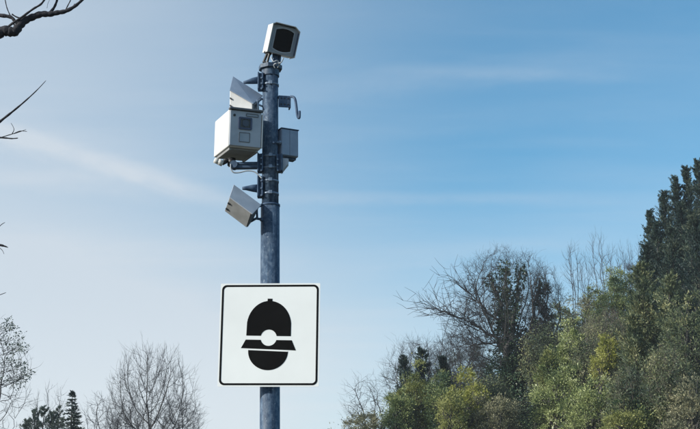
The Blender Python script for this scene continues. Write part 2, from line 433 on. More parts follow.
# tapered stub arms that point left
def stub(pts):
    P = [U(p[0], p[1], YP + p[2]) for p in pts]
    return bm_tube(P, [p[3] for p in pts], 10)
part('stub_arm', stub([(259.5, 80, -.01, .025), (253, 80.8, -.02, .021), (247, 82, -.03, .013), (243.6, 82.6, -.035, .009)]), M['clamp'], mast, True)
part('stub_arm', stub([(258.5, 188.5, -.01, .027), (252, 188.2, -.02, .022), (246, 188.2, -.03, .013), (242.4, 188.4, -.035, .010)]), M['clamp'], mast, True)

# hook bracket on the right
hk = empty('hook_bracket', U(279, 101, YP), 'dark perforated plate with a bent steel hook, high on the right of the pole', 'bracket')
mx = facing(U(284.6, 101.5, YP - 0.01), 12, 0)
part('mounting_plate', merge(bm_box(mx, (0.078, 0.008, 0.078), bevel=0.002), bm_box(mx, (0.008, 0.05, 0.078), (0.036, 0.024, 0), bevel=0.002), bm_box(mx, (0.078, 0.05, 0.008), (0, 0.024, 0.036), bevel=.002)), M['clamp'], hk)
hb = []
for a_, b_ in ((-.022, .02), (.0, .02), (.022, .02), (-.022, -.02), (.0, -.02), (.022, -.02)):
    p0 = mx @ Vector((a_, -0.007, b_)); p1 = mx @ Vector((a_, 0.0, b_)); hb.append(bm_tube([p0, p1], 0.005, 8))
for b_ in hb: part('rivet', b_, M['black'], hk)
hp_ = smooth_path([U(290.5, 96.5, YP - .01), U(293.5, 97, YP - .02), U(295.2, 99.6, YP - .03), U(296.4, 107, YP - .035), U(297.2, 114.5, YP - .04), U(298.3, 117.6, YP - .045), U(299.4, 117.4, YP - .05), U(299.6, 111, YP - .05)], 3)
part('hook_rod', bm_tube(hp_, 0.0082, 8), M['clamp'], hk, True)
scene_px = 161.0

# --- top camera
tc_root = empty('surveillance_camera', U(270, 68, YP), 'white hooded camera with a large dark window on top of the pole', 'camera')
mt = facing(U(283.4, 39.8, YP - 0.07), 15, 19, 8.5)
W, H, L = 0.184, 0.196, 0.17
def hood_outline(w, h, ch):   # open at the bottom
    return [(-w / 2, -h / 2), (-w / 2, h / 2 - ch * .35), (-w / 2 + ch * .55, h / 2), (w / 2 - ch, h / 2), (w / 2, h / 2 - ch * .75), (w / 2, -h / 2)]
o1 = hood_outline(W, H, 0.035); o2 = hood_outline(W - 0.008, H - 0.008, 0.033); o2[0] = (o2[0][0], -H / 2); o2[-1] = (o2[-1][0], -H / 2)
bm = bmesh.new(); lay = []
for ps in (o1, o2):
    for y in (-0.030, L - 0.03):
        lay.append([bm.verts.new((p[0], y, p[1])) for p in ps])
A, B, C_, D_ = lay
for i in range(len(o1) - 1):
    bm.faces.new((A[i], A[i + 1], B[i + 1], B[i])); bm.faces.new((C_[i], D_[i], D_[i + 1], C_[i + 1]))
    bm.faces.new((A[i], C_[i], C_[i + 1], A[i + 1])); bm.faces.new((B[i], B[i + 1], D_[i + 1], D_[i]))
for e in (0, -1): bm.faces.new((A[e], B[e], D_[e], C_[e]))
bm.transform(mt)
sh = part('sunshield', bm, M['white'], tc_root)
body = part('housing', bm_box(mt, (W - 0.018, L - 0.05, H - 0.012), (0, (L - 0.03) / 2 + 0.005, -0.004), bevel=0.004), M['white'], tc_root)
def arched(w, h, bow, n=10):
    pts = []
    for k in range(n + 1):
        x = w / 2 - w * k / n; pts.append((x, h / 2 + bow * (1 - (2 * x / w) ** 2)))
    for k in range(n + 1):
        x = -w / 2 + w * k / n; pts.append((x, -h / 2 - bow * (1 - (2 * x / w) ** 2)))
    return pts
win = arched(0.118, 0.120, 0.014)
def square_like(win, w, h):
    out = []
    for (x, z) in win:
        s = max(abs(x) / (w / 2), abs(z) / (h / 2)); out.append((x / s, z / s))
    return out
part('bezel', bm_ring(mt @ Matrix.Translation((0, 0, -0.004)), square_like(win, W - 0.012, H - 0.016), win, -0.004, 0.013), M['bezel'], tc_root)
part('window', bm_prism(mt @ Matrix.Translation((0, 0, -0.004)), arched(0.119, 0.121, 0.014), 0.0015, 0.012), M['glass'], tc_root)
part('visor_lip', bm_ring(mt @ Matrix.Translation((0, 0, -0.004)), arched(0.130, 0.132, 0.016), win, -0.0075, -0.0045), M['grey'], tc_root)
part('hood_shade_strip', bm_box(mt, (0.004, 0.028, H - 0.05), (W / 2 - 0.0075, -0.017, -0.012)), M['navy'], tc_root)  # dark strip painting in the shade on the hood's inner right wall
part('foot', merge(bm_tube([U(267.6, 52.5, YP - .02), U(263.4, 62.5, YP - .02)], 0.0085, 8), bm_tube([U(269.6, 53, YP - .04), U(267.0, 63.2, YP - .03)], 0.0085, 8),
                   bm_tube([U(264.2, 61.8, YP - .02), U(268.6, 63.8, YP - .03)], 0.009, 8), bm_tube([U(264.8, 52, YP - .02), U(270.6, 54, YP - .04)], 0.010, 8)), M['black'], tc_root)
part('swivel', merge(bm_tube([U(275.5, 52, YP), U(275.5, 68.6, YP)], [0.02, 0.024], 14), bm_tube([U(280, 55, YP), U(279, 68.4, YP)], 0.008, 10)), M['clamp'], tc_root, True)
for pts in ([(271, 57, -.09), (273.4, 61.5, -.10), (277, 60.5, -.10), (279.5, 63.6, -.08), (277.6, 67.6, -.06)], [(283.5, 57.8, -.09), (281, 62.5, -.10), (277.5, 63, -.09), (274, 64.6, -.07), (275, 68, -.06)]):
    part('cable', bm_tube(smooth_path([U(a_, b_, YP + c_) for a_, b_, c_ in pts], 5), 0.0042, 8), M['cable'], tc_root, True)

# --- middle box camera
mc = empty('enforcement_camera', U(246, 157, YP), 'big white box camera with a small square lens, left of the pole', 'camera')
mm = facing(U(245.1, 129.2, YP - 0.17), 21, 5, 0)
W, H, L = 0.211, 0.236, 0.34
part('housing', merge(bm_box(mm, (W, L, H), (0, L / 2, 0), bevel=0.006)), M['white'], mc)
part('front_panel', bm_box(mm, (W - 0.010, 0.012, H - 0.012), (0, -0.006, 0.0), bevel=0.004), M['grey'], mc)  # bluish grey puts the front's shade into the colour of a white box
part('top_lip', bm_box(mm, (W + 0.006, 0.036, 0.014), (0, -0.010, H / 2 + 0.003), bevel=0.004), M['slot'], mc)
part('side_trim', bm_box(mm, (0.008, 0.02, H - 0.02), (W / 2 + 0.002, -0.004, -0.004), bevel=0.003), M['white'], mc)
f = part('lens_frame', bm_ring(mm, rrect(-0.004, 0.033, 0.086, 0.078, 0.008), rrect(-0.004, 0.033, 0.064, 0.056, 0.005), -0.020, -0.012), M['navy'], mc)
part('lens_window', bm_prism(mm, rrect(-0.004, 0.033, 0.066, 0.058, 0.005), -0.015, -0.0115), M['glass'], f)
part('lens', bm_prism(mm, disc(-0.002, 0.034, 0.021, 0.021), -0.0185, -0.0145), M['lens'], f)
f = part('lower_plate', bm_ring(mm, rrect(-0.006, -0.055, 0.070, 0.062, 0.004), rrect(-0.006, -0.055, 0.062, 0.054, 0.003), -0.0155, -0.011), M['slot'], mc)
part('panel_inset', bm_prism(mm, rrect(-0.006, -0.055, 0.0625, 0.0545, 0.003), -0.0135, -0.010), M['bezel'], mc)
part('top_slot', bm_ring(mm, rrect(0.040, 0.089, 0.080, 0.020, 0.005), rrect(0.040, 0.089, 0.072, 0.012, 0.003), -0.0155, -0.011), M['slot'], mc)
part('top_slot_inset', bm_prism(mm, rrect(0.040, 0.089, 0.0725, 0.0125, 0.003), -0.0128, -0.011), M['bezel'], mc)
part('sensor', bm_prism(mm, disc(-0.074, 0.080, 0.008, 0.008, 16), -0.016, -0.010), M['black'], mc)
part('base_tray', merge(bm_box(mm, (W - 0.03, L - 0.05, 0.012), (0, L / 2, -H / 2 - 0.006), bevel=0.003),
                        bm_box(mm, (0.016, L - 0.04, 0.018), (-W / 2 + .02, L / 2, -H / 2 - 0.009), bevel=0.003),
                        bm_box(mm, (0.016, L - 0.04, 0.018), (W / 2 - .02, L / 2, -H / 2 - 0.009), bevel=0.003)), M['greybrown'], mc)
part('swivel', merge(bm_tube([U(231.5, 158.5, YP - .02), U(231.5, 165.5, YP - .02)], 0.026, 16), bm_tube([U(224, 160.5, YP - .04), U(230, 161, YP - .02)], 0.014, 12),
                     bm_tube([U(228.5, 164.5, YP - .03), U(236, 164.5, YP - .02)], 0.016, 12)), M['black'], mc, True)
part('connector', merge(bm_tube([U(214.3, 160.2, YP - .07), U(218.5, 161.7, YP - .06)], 0.017, 12), bm_tube([U(218, 161.4, YP - .06), U(222.6, 163.6, YP - .05)], 0.019, 12)), M['white'], mc, True)
part('connector_gland', bm_tube([U(222.4, 163.4, YP - .05), U(226, 161.5, YP - .04)], 0.013, 12), M['black'], mc, True)
pa, pb = U(234, 165.6, YP - .02), U(260, 165.8, YP - .01)
Mx = Matrix.Translation((pa + pb) / 2)
part('support_arm', merge(bm_box(Mx, ((pb - pa).x, 0.045, 0.040), bevel=0.005), bm_box(Mx, ((pb - pa).x * .9, 0.012, 0.008), (0, -0.024, 0.006), bevel=0.002),
                          bm_tube([pa + Vector((0, -.03, 0.002)), pa + Vector((0, .03, 0.002))], 0.024, 14)), M['clamp'], mc)
part('cable', bm_tube(smooth_path([U(230.8, 164, YP - .05), U(230.8, 168.5, YP - .055), U(233.6, 172.4, YP - .055), U(240, 172.4, YP - .05), U(247, 170.8, YP - .05), U(254, 171.6, YP - .05), U(258.5, 175, YP - .05), U(262, 178.4, YP - .055)], 5), 0.0042, 8), M['cable'], mc, True)

# --- hexahedral cases given corner by corner (front ring then back ring)
def bm_hex(c, bevel=0.004):
    bm = bmesh.new(); v = [bm.verts.new(p) for p in c]
    for q in ((0, 1, 2, 3), (7, 6, 5, 4), (0, 4, 5, 1), (1, 5, 6, 2), (2, 6, 7, 3), (3, 7, 4, 0)): bm.faces.new([v[i] for i in q])
    bmesh.ops.recalc_face_normals(bm, faces=bm.faces)
    if bevel: bmesh.ops.bevel(bm, geom=list(bm.edges), offset=bevel, segments=2, affect='EDGES', profile=0.5)
    return bm
def case_from(root, near, far, low, lowback, roofmat, facemat, endmat, latches):
    """near/far: the two long roof edges (left, right); low: lower edge of the face; lowback: bottom back edge; all (px, py, dy)"""
    g_ = lambda t: U(t[0], t[1], YP + t[2])
    n0, n1, f0, f1_ = g_(near[0]), g_(near[1]), g_(far[0]), g_(far[1])
    l0, l1, b0, b1 = g_(low[0]), g_(low[1]), g_(lowback[0]), g_(lowback[1])
    nrm = (n1 - n0).cross(f0 - n0).normalized()
    if nrm.z < 0: nrm = -nrm
    part('case', bm_hex([n0, n1, l1, l0, f0, f1_, b1, b0], 0.003), facemat, root)
    ea = (n1 - n0).normalized(); eb = (f0 - n0).normalized(); ec = (l0 - n0).normalized()
    lo_ = [n0 - eb * .008 - ea * .004, n1 - eb * .008 + ea * .008, f1_ + ea * .012 + eb * .004, f0 - ea * .004 + eb * .004]
    part('sunshield', bm_hex([p + nrm * .005 for p in lo_] + [p + nrm * .012 for p in lo_], 0.0015), roofmat, root)
    cen = (n1 + f1_ + l1 + b1) / 4
    en = ea
    part('end_panel', bm_hex([cen + (p - cen) * .93 + en * o_ for o_ in (.001, .006) for p in (n1, f1_, b1, l1)], 0.001), endmat, root)
    ax = Matrix((ea, nrm, ec)).transposed().to_4x4()
    for t in latches:
        c = n0 + (l0 - n0) * t + ea * 0.010
        fn = ea.cross(ec).normalized()
        if fn.y > 0: fn = -fn
        part('latch', bm_box(Matrix.Translation(c + fn * .003) @ Matrix((ea, fn, ec)).transposed().to_4x4(), (0.018, 0.008, 0.011), bevel=0.002), M['black'], root)
li = empty('infrared_illuminator', U(262, 213, YP), 'grey tilted box lamp hanging low on the pole, below the big white box', 'floodlight', 'tilted box lamps on the pole')
case_from(li, ((229.6, 198, -.15), (251, 213.8, -.15)), ((233.6, 186.6, -.07), (259, 205.4, -.07)), ((224.7, 211.2, -.07), (246.4, 227.6, -.07)), ((228.5, 200.5, .0), (252.5, 219, .0)),
          M['grey'], M['greybrown'], M['slot'], (.34, .76))
part('yoke', merge(bm_tube([U(250.5, 221.5, YP - .03), U(256, 218.5, YP - .03), U(262, 219.4, YP - .03)], 0.008, 8),
                   bm_tube([U(256.8, 209.5, YP - .03), U(257.2, 218.8, YP - .03)], 0.007, 8), bm_tube([U(257, 207.5, YP - .03), U(263, 204.8, YP - .03)], 0.006, 8),
                   bm_tube([U(260.4, 219.4, YP - .04), U(263.5, 219.6, YP - .03)], 0.012, 8)), M['clamp'], li, True)
ui = empty('infrared_illuminator', U(262, 100, YP), 'cream and blue-grey tilted box lamp just above the big white box', 'floodlight', 'tilted box lamps on the pole')
zmt = (mm @ Vector((0, 0.1, H / 2 + 0.02))).z
case_from(ui, ((230.0, 90.8, -.03), (252.2, 103.6, -.05)), ((233.0, 78.2, .055), (260.8, 96.4, .04)), ((229.6, 111, -.03), (252.2, 111.5, -.05)), ((230.2, 113.5, .06), (254.5, 113.8, .04)),
          M['greyblue'], M['white'], M['slot'], (.36, .72))
part('yoke', merge(bm_tube([U(253.5, 105, YP - .03), U(257.6, 101.5, YP - .03), U(262, 98.5, YP - .02)], 0.008, 8), bm_tube([U(257.6, 100, YP - .03), U(258, 110, YP - .03)], 0.007, 8),
                   bm_tube([U(257.5, 104, YP - .03), U(263, 106.5, YP - .02)], 0.006, 8)), M['band'], ui, True)

# --- right hand box
rb = empty('junction_box', U(281, 157, YP), 'tall narrow blue-grey equipment box on the right side of the pole', 'equipment box')
mr = facing(U(281.3, 141.6, YP - 0.02), 28, 0, 0)
h = 0.175
part('body', bm_box(mr, (0.118, 0.09, h), (0.059, 0.045, 0), bevel=0.003), M['greyblue'], rb)
part('door', bm_box(mr, (0.054, 0.006, h - 0.006), (0.029, -0.0032, 0), bevel=0.002), M['greyblue'], rb)
part('door', bm_box(mr, (0.058, 0.006, h - 0.006), (0.0865, -0.0032, 0), bevel=0.002), M['greyblue'], rb)
part('rain_lip', bm_box(mr, (0.126, 0.10, 0.006), (0.059, 0.042, h / 2 + 0.0035), bevel=0.002), M['clamp'], rb)
part('bottom_lip', bm_box(mr, (0.07, 0.05, 0.012), (0.08, 0.05, -h / 2 - 0.0065), bevel=0.002), M['clamp'], rb)
pA = [(280.5, 157.6), (288.5, 158.5), (288, 163.5), (281, 172)]
bm = bmesh.new(); f0 = [bm.verts.new(U(a_, b_, YP - 0.025)) for a_, b_ in pA]; f1_ = [bm.verts.new(U(a_, b_, YP - 0.025) + Vector((0, .05, 0))) for a_, b_ in pA]
bm.faces.new(f0); bm.faces.new(f1_[::-1])
for i in range(4): bm.faces.new((f0[i], f0[(i + 1) % 4], f1_[(i + 1) % 4], f1_[i]))
part('gusset', bm, M['grey'], rb)
part('standoff', merge(bm_tube([U(276.5, 142.3, YP - .05), U(282, 142.6, YP - .015)], 0.006, 8), bm_tube([U(278.4, 142.4, YP - .03), U(280, 142.5, YP - .02)], 0.014, 8)), M['band'], rb)
bolt_p = U(273.5, 142.2, YP - 0.062)
part('bolt', bm_tube([bolt_p, bolt_p + Vector((0, 0.02, 0))], 0.006, 6), M['band'], rb)

# --- the sign
YS = YP - RL - 0.035
sc = U(269.2, 334.6, YS)
sw = (U(319.6, 334.6, YS) - U(218.6, 334.6, YS)).length
shh = (U(269, 283, YS) - U(269, 386.3, YS)).length
sg = empty('road_sign', sc, 'square white sign with black border and officer helmet symbol on the pole', 'sign')
ms = facing(sc, -3.5, 0, 0) @ Matrix.Rotation(math.radians(1.3), 4, 'Y')
sx, sz = sw / 101.0, shh / 103.2
S = lambda px, py: ((px - 269.2) * sx, (334.6 - py) * sz)
part('plate', bm_prism(ms, rrect(0, 0, sw, shh, 0.006, 4), 0, 0.004), M['signwhite'], sg)
bi = 2.6 * sx
bo = rrect(0, 0, sw - 2 * 1.5 * sx, shh - 2 * 1.5 * sz, 0.030, 7); bn = rrect(0, 0, sw - 2 * 3.4 * sx, shh - 2 * 3.4 * sz, 0.022, 7)
part('border', bm_ring(ms, bo, bn, -0.0012, 0.001), M['signblack'], sg)
def Z(x, y): return (205 + x / 2.7 - 269.2) * sx, (334.6 - (270 + y / 2.7)) * sz   # symbol outline
dome = [Z(111, 178)]
for k in range(1, 24):
    a = math.pi - math.pi * k / 24
    dome.append(Z(171.5 + 60.5 * math.cos(a), 152 - 69 * math.sin(a)))
dome += [Z(232, 178)]
circ = lambda r, a0, a1, n: [Z(172 + r * math.cos(math.radians(a0 + (a1 - a0) * k / n)), 183 - r * math.sin(math.radians(a0 + (a1 - a0) * k / n))) for k in range(n + 1)]
dome += circ(22, 13, 167, 16)
me_ = ms @ Matrix.Translation((S(268.7, 337.8)[0], 0, S(268.7, 337.8)[1])) @ Matrix.Rotation(math.radians(1.0), 4, 'Y') @ Matrix.Translation((-S(268.7, 337.8)[0], 0, -S(268.7, 337.8)[1]))
part('helmet_dome', bm_prism(me_, dome, -0.0012, 0.001), M['signblack'], sg)
part('helmet_button', bm_prism(me_, [Z(165, 86), Z(165, 77), Z(178, 77), Z(178, 86)], -0.0013, 0.001), M['signblack'], sg)
brim = [Z(110, 189), Z(150, 189)] + circ(22, 196, 344, 14) + [Z(194, 189), Z(235, 189), Z(247, 216), Z(98, 212)]
part('helmet_brim', bm_prism(me_, brim, -0.0012, 0.001), M['signblack'], sg)
face = [Z(118, 217)] + [Z(172 - 54 * math.cos(math.pi * k / 24), 219 + 51 * math.sin(math.pi * k / 24)) for k in range(25)] + [Z(226, 220)]
part('helmet_face', bm_prism(me_, face, -0.0012, 0.001), M['signblack'], sg)
for dz in (0.2, -0.2):
    b_ = part('back_rail', bm_box(ms, (sw * 0.8, 0.016, 0.035), (0, 0.0125, dz), bevel=0.002), M['signback'], sg)
    part('pole_clip', merge(bm_box(ms, (0.17, 0.012, 0.03), (0, 0.0275, dz), bevel=0.002), bm_tube([(XP + (RL + .012) * math.cos(t), YP + (RL + .012) * math.sin(t), sc.z + dz) for t in [math.radians(-30 + 20 * k) for k in range(13)]], 0.007, 6)), M['signback'], sg)

# ------------------------------------------------------------------ vegetation generators
class Wood:
    """collects tapered tubes"""
    def __init__(s): s.V = []; s.Q = []; s.n = 0
    def tube(s, P, r, k=3):
        P = np.asarray(P, dtype=float); m = len(P); r = np.asarray(r, dtype=float)
        T = np.gradient(P, axis=0); T /= np.linalg.norm(T, axis=1)[:, None] + 1e-9
        ref = np.array([0.31, 0.77, 0.55]); A = np.cross(T, ref); A /= np.linalg.norm(A, axis=1)[:, None] + 1e-9
        B = np.cross(T, A); ang = np.arange(k) * 2 * np.pi / k
        ring = P[:, None, :] + r[:, None, None] * (A[:, None, :] * np.cos(ang)[None, :, None] + B[:, None, :] * np.sin(ang)[None, :, None])
        s.V.append(ring.reshape(-1, 3))
        i, j = np.meshgrid(np.arange(m - 1), np.arange(k), indexing='ij'); j2 = (j + 1) % k
        s.Q.append(np.stack([i * k + j, i * k + j2, (i + 1) * k + j2, (i + 1) * k + j], -1).reshape(-1, 4) + s.n)
        s.n += m * k
    def build(s, name, mat, parent=None):
        if not s.V: return None
        return np_mesh(name, np.concatenate(s.V), np.concatenate(s.Q), mat, parent, smooth=True)

def unit(v): return v / (np.linalg.norm(v) + 1e-9)
def nrm_(v): return v / (np.linalg.norm(v, axis=-1, keepdims=True) + 1e-9)
def batch(wood, P, r, k=3):
    """P (n,m,3), r (n,m): many short tubes at once"""
    n, m, _ = P.shape
    if n == 0: return
    T = nrm_(np.gradient(P, axis=1)); A = nrm_(np.cross(T, np.array([0.31, 0.77, 0.55]))); B = np.cross(T, A)
    ang = np.arange(k) * 2 * np.pi / k
    ring = P[:, :, None, :] + r[:, :, None, None] * (A[:, :, None, :] * np.cos(ang)[None, None, :, None] + B[:, :, None, :] * np.sin(ang)[None, None, :, None])
    i, j = np.meshgrid(np.arange(m - 1), np.arange(k), indexing='ij'); j2 = (j + 1) % k
    q = np.stack([i * k + j, i * k + j2, (i + 1) * k + j2, (i + 1) * k + j], -1).reshape(-1, 4)
    Q = (q[None] + (np.arange(n) * m * k)[:, None, None]).reshape(-1, 4)
    wood.V.append(ring.reshape(-1, 3)); wood.Q.append(Q + wood.n); wood.n += n * m * k

def colonize(rng, stems, A, step, kill, infl, iters, trop=0.12, jit=0.22):
    """space colonisation: wood grows from the stem polylines towards the points A; returns nodes and parents"""
    N, par = [], []
    for st_ in stems:
        for k, p in enumerate(st_):
            par.append(len(N) - 1 if k else -1); N.append(np.asarray(p, dtype=float))
    N = np.array(N); par = list(par)
    d = np.linalg.norm(A[:, None] - N[None], axis=2); idx = d.argmin(1); dist = d.min(1)
    for it in range(iters):
        act = dist < infl
        if not act.any(): act = dist < dist.min() + step * 2
        ai = idx[act]; v = nrm_(A[act] - N[ai])
        acc = np.zeros((len(N), 3)); np.add.at(acc, ai, v); cnt = np.bincount(ai, minlength=len(N))
        gi = np.nonzero(cnt)[0]
        dr = nrm_(nrm_(acc[gi]) + np.array([0, 0, trop]) + rng.normal(0, jit, (len(gi), 3)))
        new = N[gi] + dr * step
        b0 = len(N); N = np.concatenate([N, new]); par.extend(gi.tolist())
        dn = np.linalg.norm(A[:, None] - new[None], axis=2); m = dn.min(1); am = dn.argmin(1)
        better = m < dist; dist[better] = m[better]; idx[better] = am[better] + b0
        keep = dist > kill
        if not keep.any(): break
        A, dist, idx = A[keep], dist[keep], idx[keep]
    return N, np.array(par)

def wood_from(rng, N, par, big, fine, r_tip, expo=2.35, rmax=1.0, thick=0.022, wig=0.0):
    n = len(N); acc = np.zeros(n); r = np.zeros(n)
    kids = [[] for _ in range(n)]
    for i in range(n - 1, -1, -1):
        r[i] = r_tip if acc[i] == 0 else acc[i] ** (1 / expo)
        if par[i] >= 0: acc[par[i]] += r[i] ** expo; kids[par[i]].append(i)
    r = np.minimum(r, rmax)
    starts = [i for i in range(n) if par[i] < 0]
    seen = []
    while starts:
        i = starts.pop(); ch = [par[i]] if par[i] >= 0 else []
        ch.append(i)
        while kids[i]:
            ks = sorted(kids[i], key=lambda q: -r[q]); starts.extend(ks[1:]); i = ks[0]; ch.append(i)
        if len(ch) < 2: continue
        P = N[ch].copy()
        if len(P) > 3: P[1:-1] = .25 * P[:-2] + .5 * P[1:-1] + .25 * P[2:]
        rr = r[ch].copy(); rr[0] = min(rr[0], rr[1] * 1.25)
        (big if rr[:3].max() > thick else fine).tube(P, rr, 6 if rr.max() > thick * 2 else (4 if rr.max() > thick else 3))
    return r, kids

def fine_twigs(rng, N, par, r, sel, fine, n_per, ln, rt, spread=0.9, up=0.25, sub=2):
    base = np.repeat(sel, n_per); n = len(base)
    d = nrm_(N[base] - N[np.maximum(par[base], 0)])
    dirs = nrm_(d + nrm_(rng.normal(0, 1, (n, 3))) * spread + np.array([0, 0, up]))
    L = ln * rng.uniform(.45, 1.3, n)
    def run(B, D, L, m, r0):
        P = [B]; dd = D
        for k in range(m - 1):
            dd = nrm_(dd + rng.normal(0, .16, dd.shape) + np.array([0, 0, up * .35])); P.append(P[-1] + dd * (L / (m - 1))[:, None])
        P = np.stack(P, 1); batch(fine, P, np.linspace(r0, r0 * .45, m)[None, :].repeat(len(B), 0), 3); return P, dd
    P, dd = run(N[base], dirs, L, 4, rt)
    if sub:
        q = rng.integers(1, 4, n * sub); bi = np.repeat(np.arange(n), sub); B = P[bi, q]
        D = nrm_(nrm_(P[bi, q] - P[bi, q - 1]) + nrm_(rng.normal(0, 1, (n * sub, 3))) * spread * .8)
        run(B, D, L[bi] * .55, 3, rt * .7)

def leaves(name, C, D, rng, ln, wd, mat, parent=None, bend=0.25):
    """kite shaped leaves at C (n,3) pointing along D"""
    n = len(C)
    D = D / (np.linalg.norm(D, axis=1)[:, None] + 1e-9)
    Rr = rng.normal(0, 1, (n, 3)); A = np.cross(D, Rr); A /= np.linalg.norm(A, axis=1)[:, None] + 1e-9
    Nn = np.cross(D, A)
    l = (ln * rng.uniform(0.45, 1.55, n))[:, None]; w = (wd * rng.uniform(0.6, 1.3, n))[:, None]
    mid = C + D * l * 0.45 + Nn * l * bend * 0.3
    V = np.stack([C, mid + A * w * 0.5, C + D * l, mid - A * w * 0.5], 1).reshape(-1, 3)
    Q = np.arange(n * 4).reshape(n, 4)
    return np_mesh(name, V, Q, mat, parent)
def sph(rng, n):
    v = rng.normal(0, 1, (n, 3)); return v / np.linalg.norm(v, axis=1)[:, None]

def clump_points(rng, c, rad, ncl, clr, per, low=-0.6):
    """clumps spread over an ellipsoid; returns leaf points and directions"""
    u = sph(rng, ncl * 3); u = u[u[:, 2] > low][:ncl]
    rf = rng.uniform(0.35, 1.0, len(u)) ** 0.6
    cc = np.array(c) + u * rf[:, None] * np.array(rad) * (1 + 0.18 * rng.normal(0, 1, len(u)))[:, None]
    P, D = [], []
    for k in range(len(u)):
        m = int(per * rng.uniform(0.5, 1.5)); s = sph(rng, m); rr = clr * rng.uniform(0.45, 1.6)
        P.append(cc[k] + s * np.abs(np.where(rng.uniform(0, 1, m) < .7, rng.normal(.45, .22, m), rng.normal(.3, .8, m)))[:, None] * rr * np.array([1, 1, 0.85]))
        D.append(s + u[k] * 0.5 + np.array([0, 0, 0.35]))
    return np.concatenate(P), np.concatenate(D), cc

def spot(px, py, Y):
    p = U(px, py, Y); return p.x, p.y, p.z, ztf(p.x, Y)
def px2m(px, Y): return px * Y * 1.035 / F

def bushy(name, px, py, Y, wpx, hpx, mat, label, cat='shrub', group=None, seed=1, ncl=70, clr=0.30, per=110, ln=0.10, wd=0.055, stem='bark', depth=1.0, lean=0):
    """crown whose top is seen at px, py; a trunk joins it to the ground"""
    rng = np.random.default_rng(seed)
    x, y, ztp, zb = spot(px, py, Y); w = px2m(wpx, Y) / 2; hh = px2m(hpx, Y) / 2
    root = empty(name, (x + lean, y, zb), label, cat, group)
    cz = ztp - hh
    per = int(per * 1.08); ln *= .82; wd *= .72
    P, D, cc = clump_points(rng, (x, y, cz), (w, w * depth, hh), int(ncl * 1.15), clr, per, -0.75)
    wd_ = Wood()
    nst = 3
    for k in range(nst):
        a = rng.uniform(-0.15, 0.15, 2)
        pts = np.linspace([x + lean + a[0], y + a[1], zb - 0.1], [x + rng.uniform(-.3, .3) * w, y + rng.uniform(-.3, .3) * w, cz + hh * rng.uniform(0, .5)], 7)
        pts[1:-1] += rng.normal(0, 0.07, (5, 3))
        wd_.tube(pts, np.linspace(0.07 + .008 * (ztp - zb), 0.02, 7), 6)
    for k in range(0, len(cc), 2):
        s = np.array([x, y, max(zb + .3, cc[k][2] - abs(rng.normal(0, .6)) - hh * .4)])
        pts = np.linspace(s, cc[k], 4); pts[1:3] += rng.normal(0, 0.06, (2, 3)); wd_.tube(pts, np.linspace(0.03, 0.008, 4), 3)
    wd_.build('trunk', M[stem], root)
    leaves('crown', P, D, rng, ln, wd, M[mat], root)
    return root

def bare(name, px, pytop, Y, label, group=None, seed=1, base_px=None, wpx=60, hpx=90, nattr=700, stems=1, mat='twig', bark='bark', cat='bare tree',
         hmax=None, rt=0.0042, rtip=0.0065, tw=2, tl=0.42, start=0.12, blobs=None, step=None, rmax=.2, up=.25, spread=.9, trop=.12, jit=.22, gamma=1.0, sub=2, expo=2.35, sprig=0, sprigmat='scrub'):
    rng = np.random.default_rng(seed)
    x, y, ztp, z0 = spot(px, pytop, Y); bx = U(base_px if base_px is not None else px, pytop, Y).x
    zb = ztf(bx, Y)
    if hmax: zb = max(zb, ztp - hmax)
    tl_ = tl * .6
    w = px2m(wpx, Y) / 2 - tl_ * .6; hh = px2m(hpx, Y) / 2 - tl_ * .3; cz = ztp - hh - tl_ * .8
    cz = max(cz, zb + hh * .3)
    root = empty(name, (bx, y, zb), label, cat, group)
    bl = blobs or [(0, 0, 1, 1, 1)]
    A = []
    for (ox, oz, sx_, sz_, wt) in bl:
        m = int(nattr * wt); u = sph(rng, m) * (rng.uniform(0, 1, m) ** (1 / 3.0) ** gamma)[:, None]
        A.append(np.array([x + px2m(ox, Y), y, cz - px2m(oz, Y)]) + u * np.array([w * sx_, min(w * sx_, 3.0) * .9, hh * sz_]))
    A = np.concatenate(A); A = A[A[:, 2] > zb + .5]
    step = step or max(.12, (w * hh) ** .5 * .075)
    S_ = []
    for k in range(stems):
        o = np.array([bx, y, zb - .15]) + (rng.normal(0, .18, 3) * [1, 1, 0] if stems > 1 else 0)
        e = np.array([x + (rng.uniform(-.45, .45) * w if stems > 1 else (bx - x) * .3), y + (rng.uniform(-.3, .3) * w if stems > 1 else 0), max(zb + .4, cz - hh * (1 - start * 2))])
        m = max(3, int(np.linalg.norm(e - o) / (step * 1.3))); p = np.linspace(o, e, m)
        p[1:-1] += np.cumsum(rng.normal(0, .02, (m - 2, 3)), 0) if m > 2 else 0
        S_.append(p)
    N, par = colonize(rng, S_, A, step, step * 1.25, step * 9, 70, trop, jit)
    big, fine = Wood(), Wood()
    r, kids = wood_from(rng, N, par, big, fine, rtip, expo, rmax)
    sel = np.nonzero((r < rtip * 2.6) & (par >= 0) & (N[:, 2] > cz - hh * 1.1))[0]
    fine_twigs(rng, N, par, r, sel, fine, tw, tl, rt, spread, up, sub)
    big.build('trunk', M[bark], root); fine.build('twigs', M[mat], root)
    if sprig:
        b0 = N[rng.choice(np.nonzero(N[:, 2] > cz - hh)[0], sprig)] + rng.normal(0, .12, (sprig, 3))
        P = np.repeat(b0, 9, 0) + rng.normal(0, .07, (sprig * 9, 3))
        leaves('leaves', P, rng.normal(0, 1, P.shape) + [0, 0, .4], rng, .07, .035, M[sprigmat], root)
    return root, [(N, r)], rng

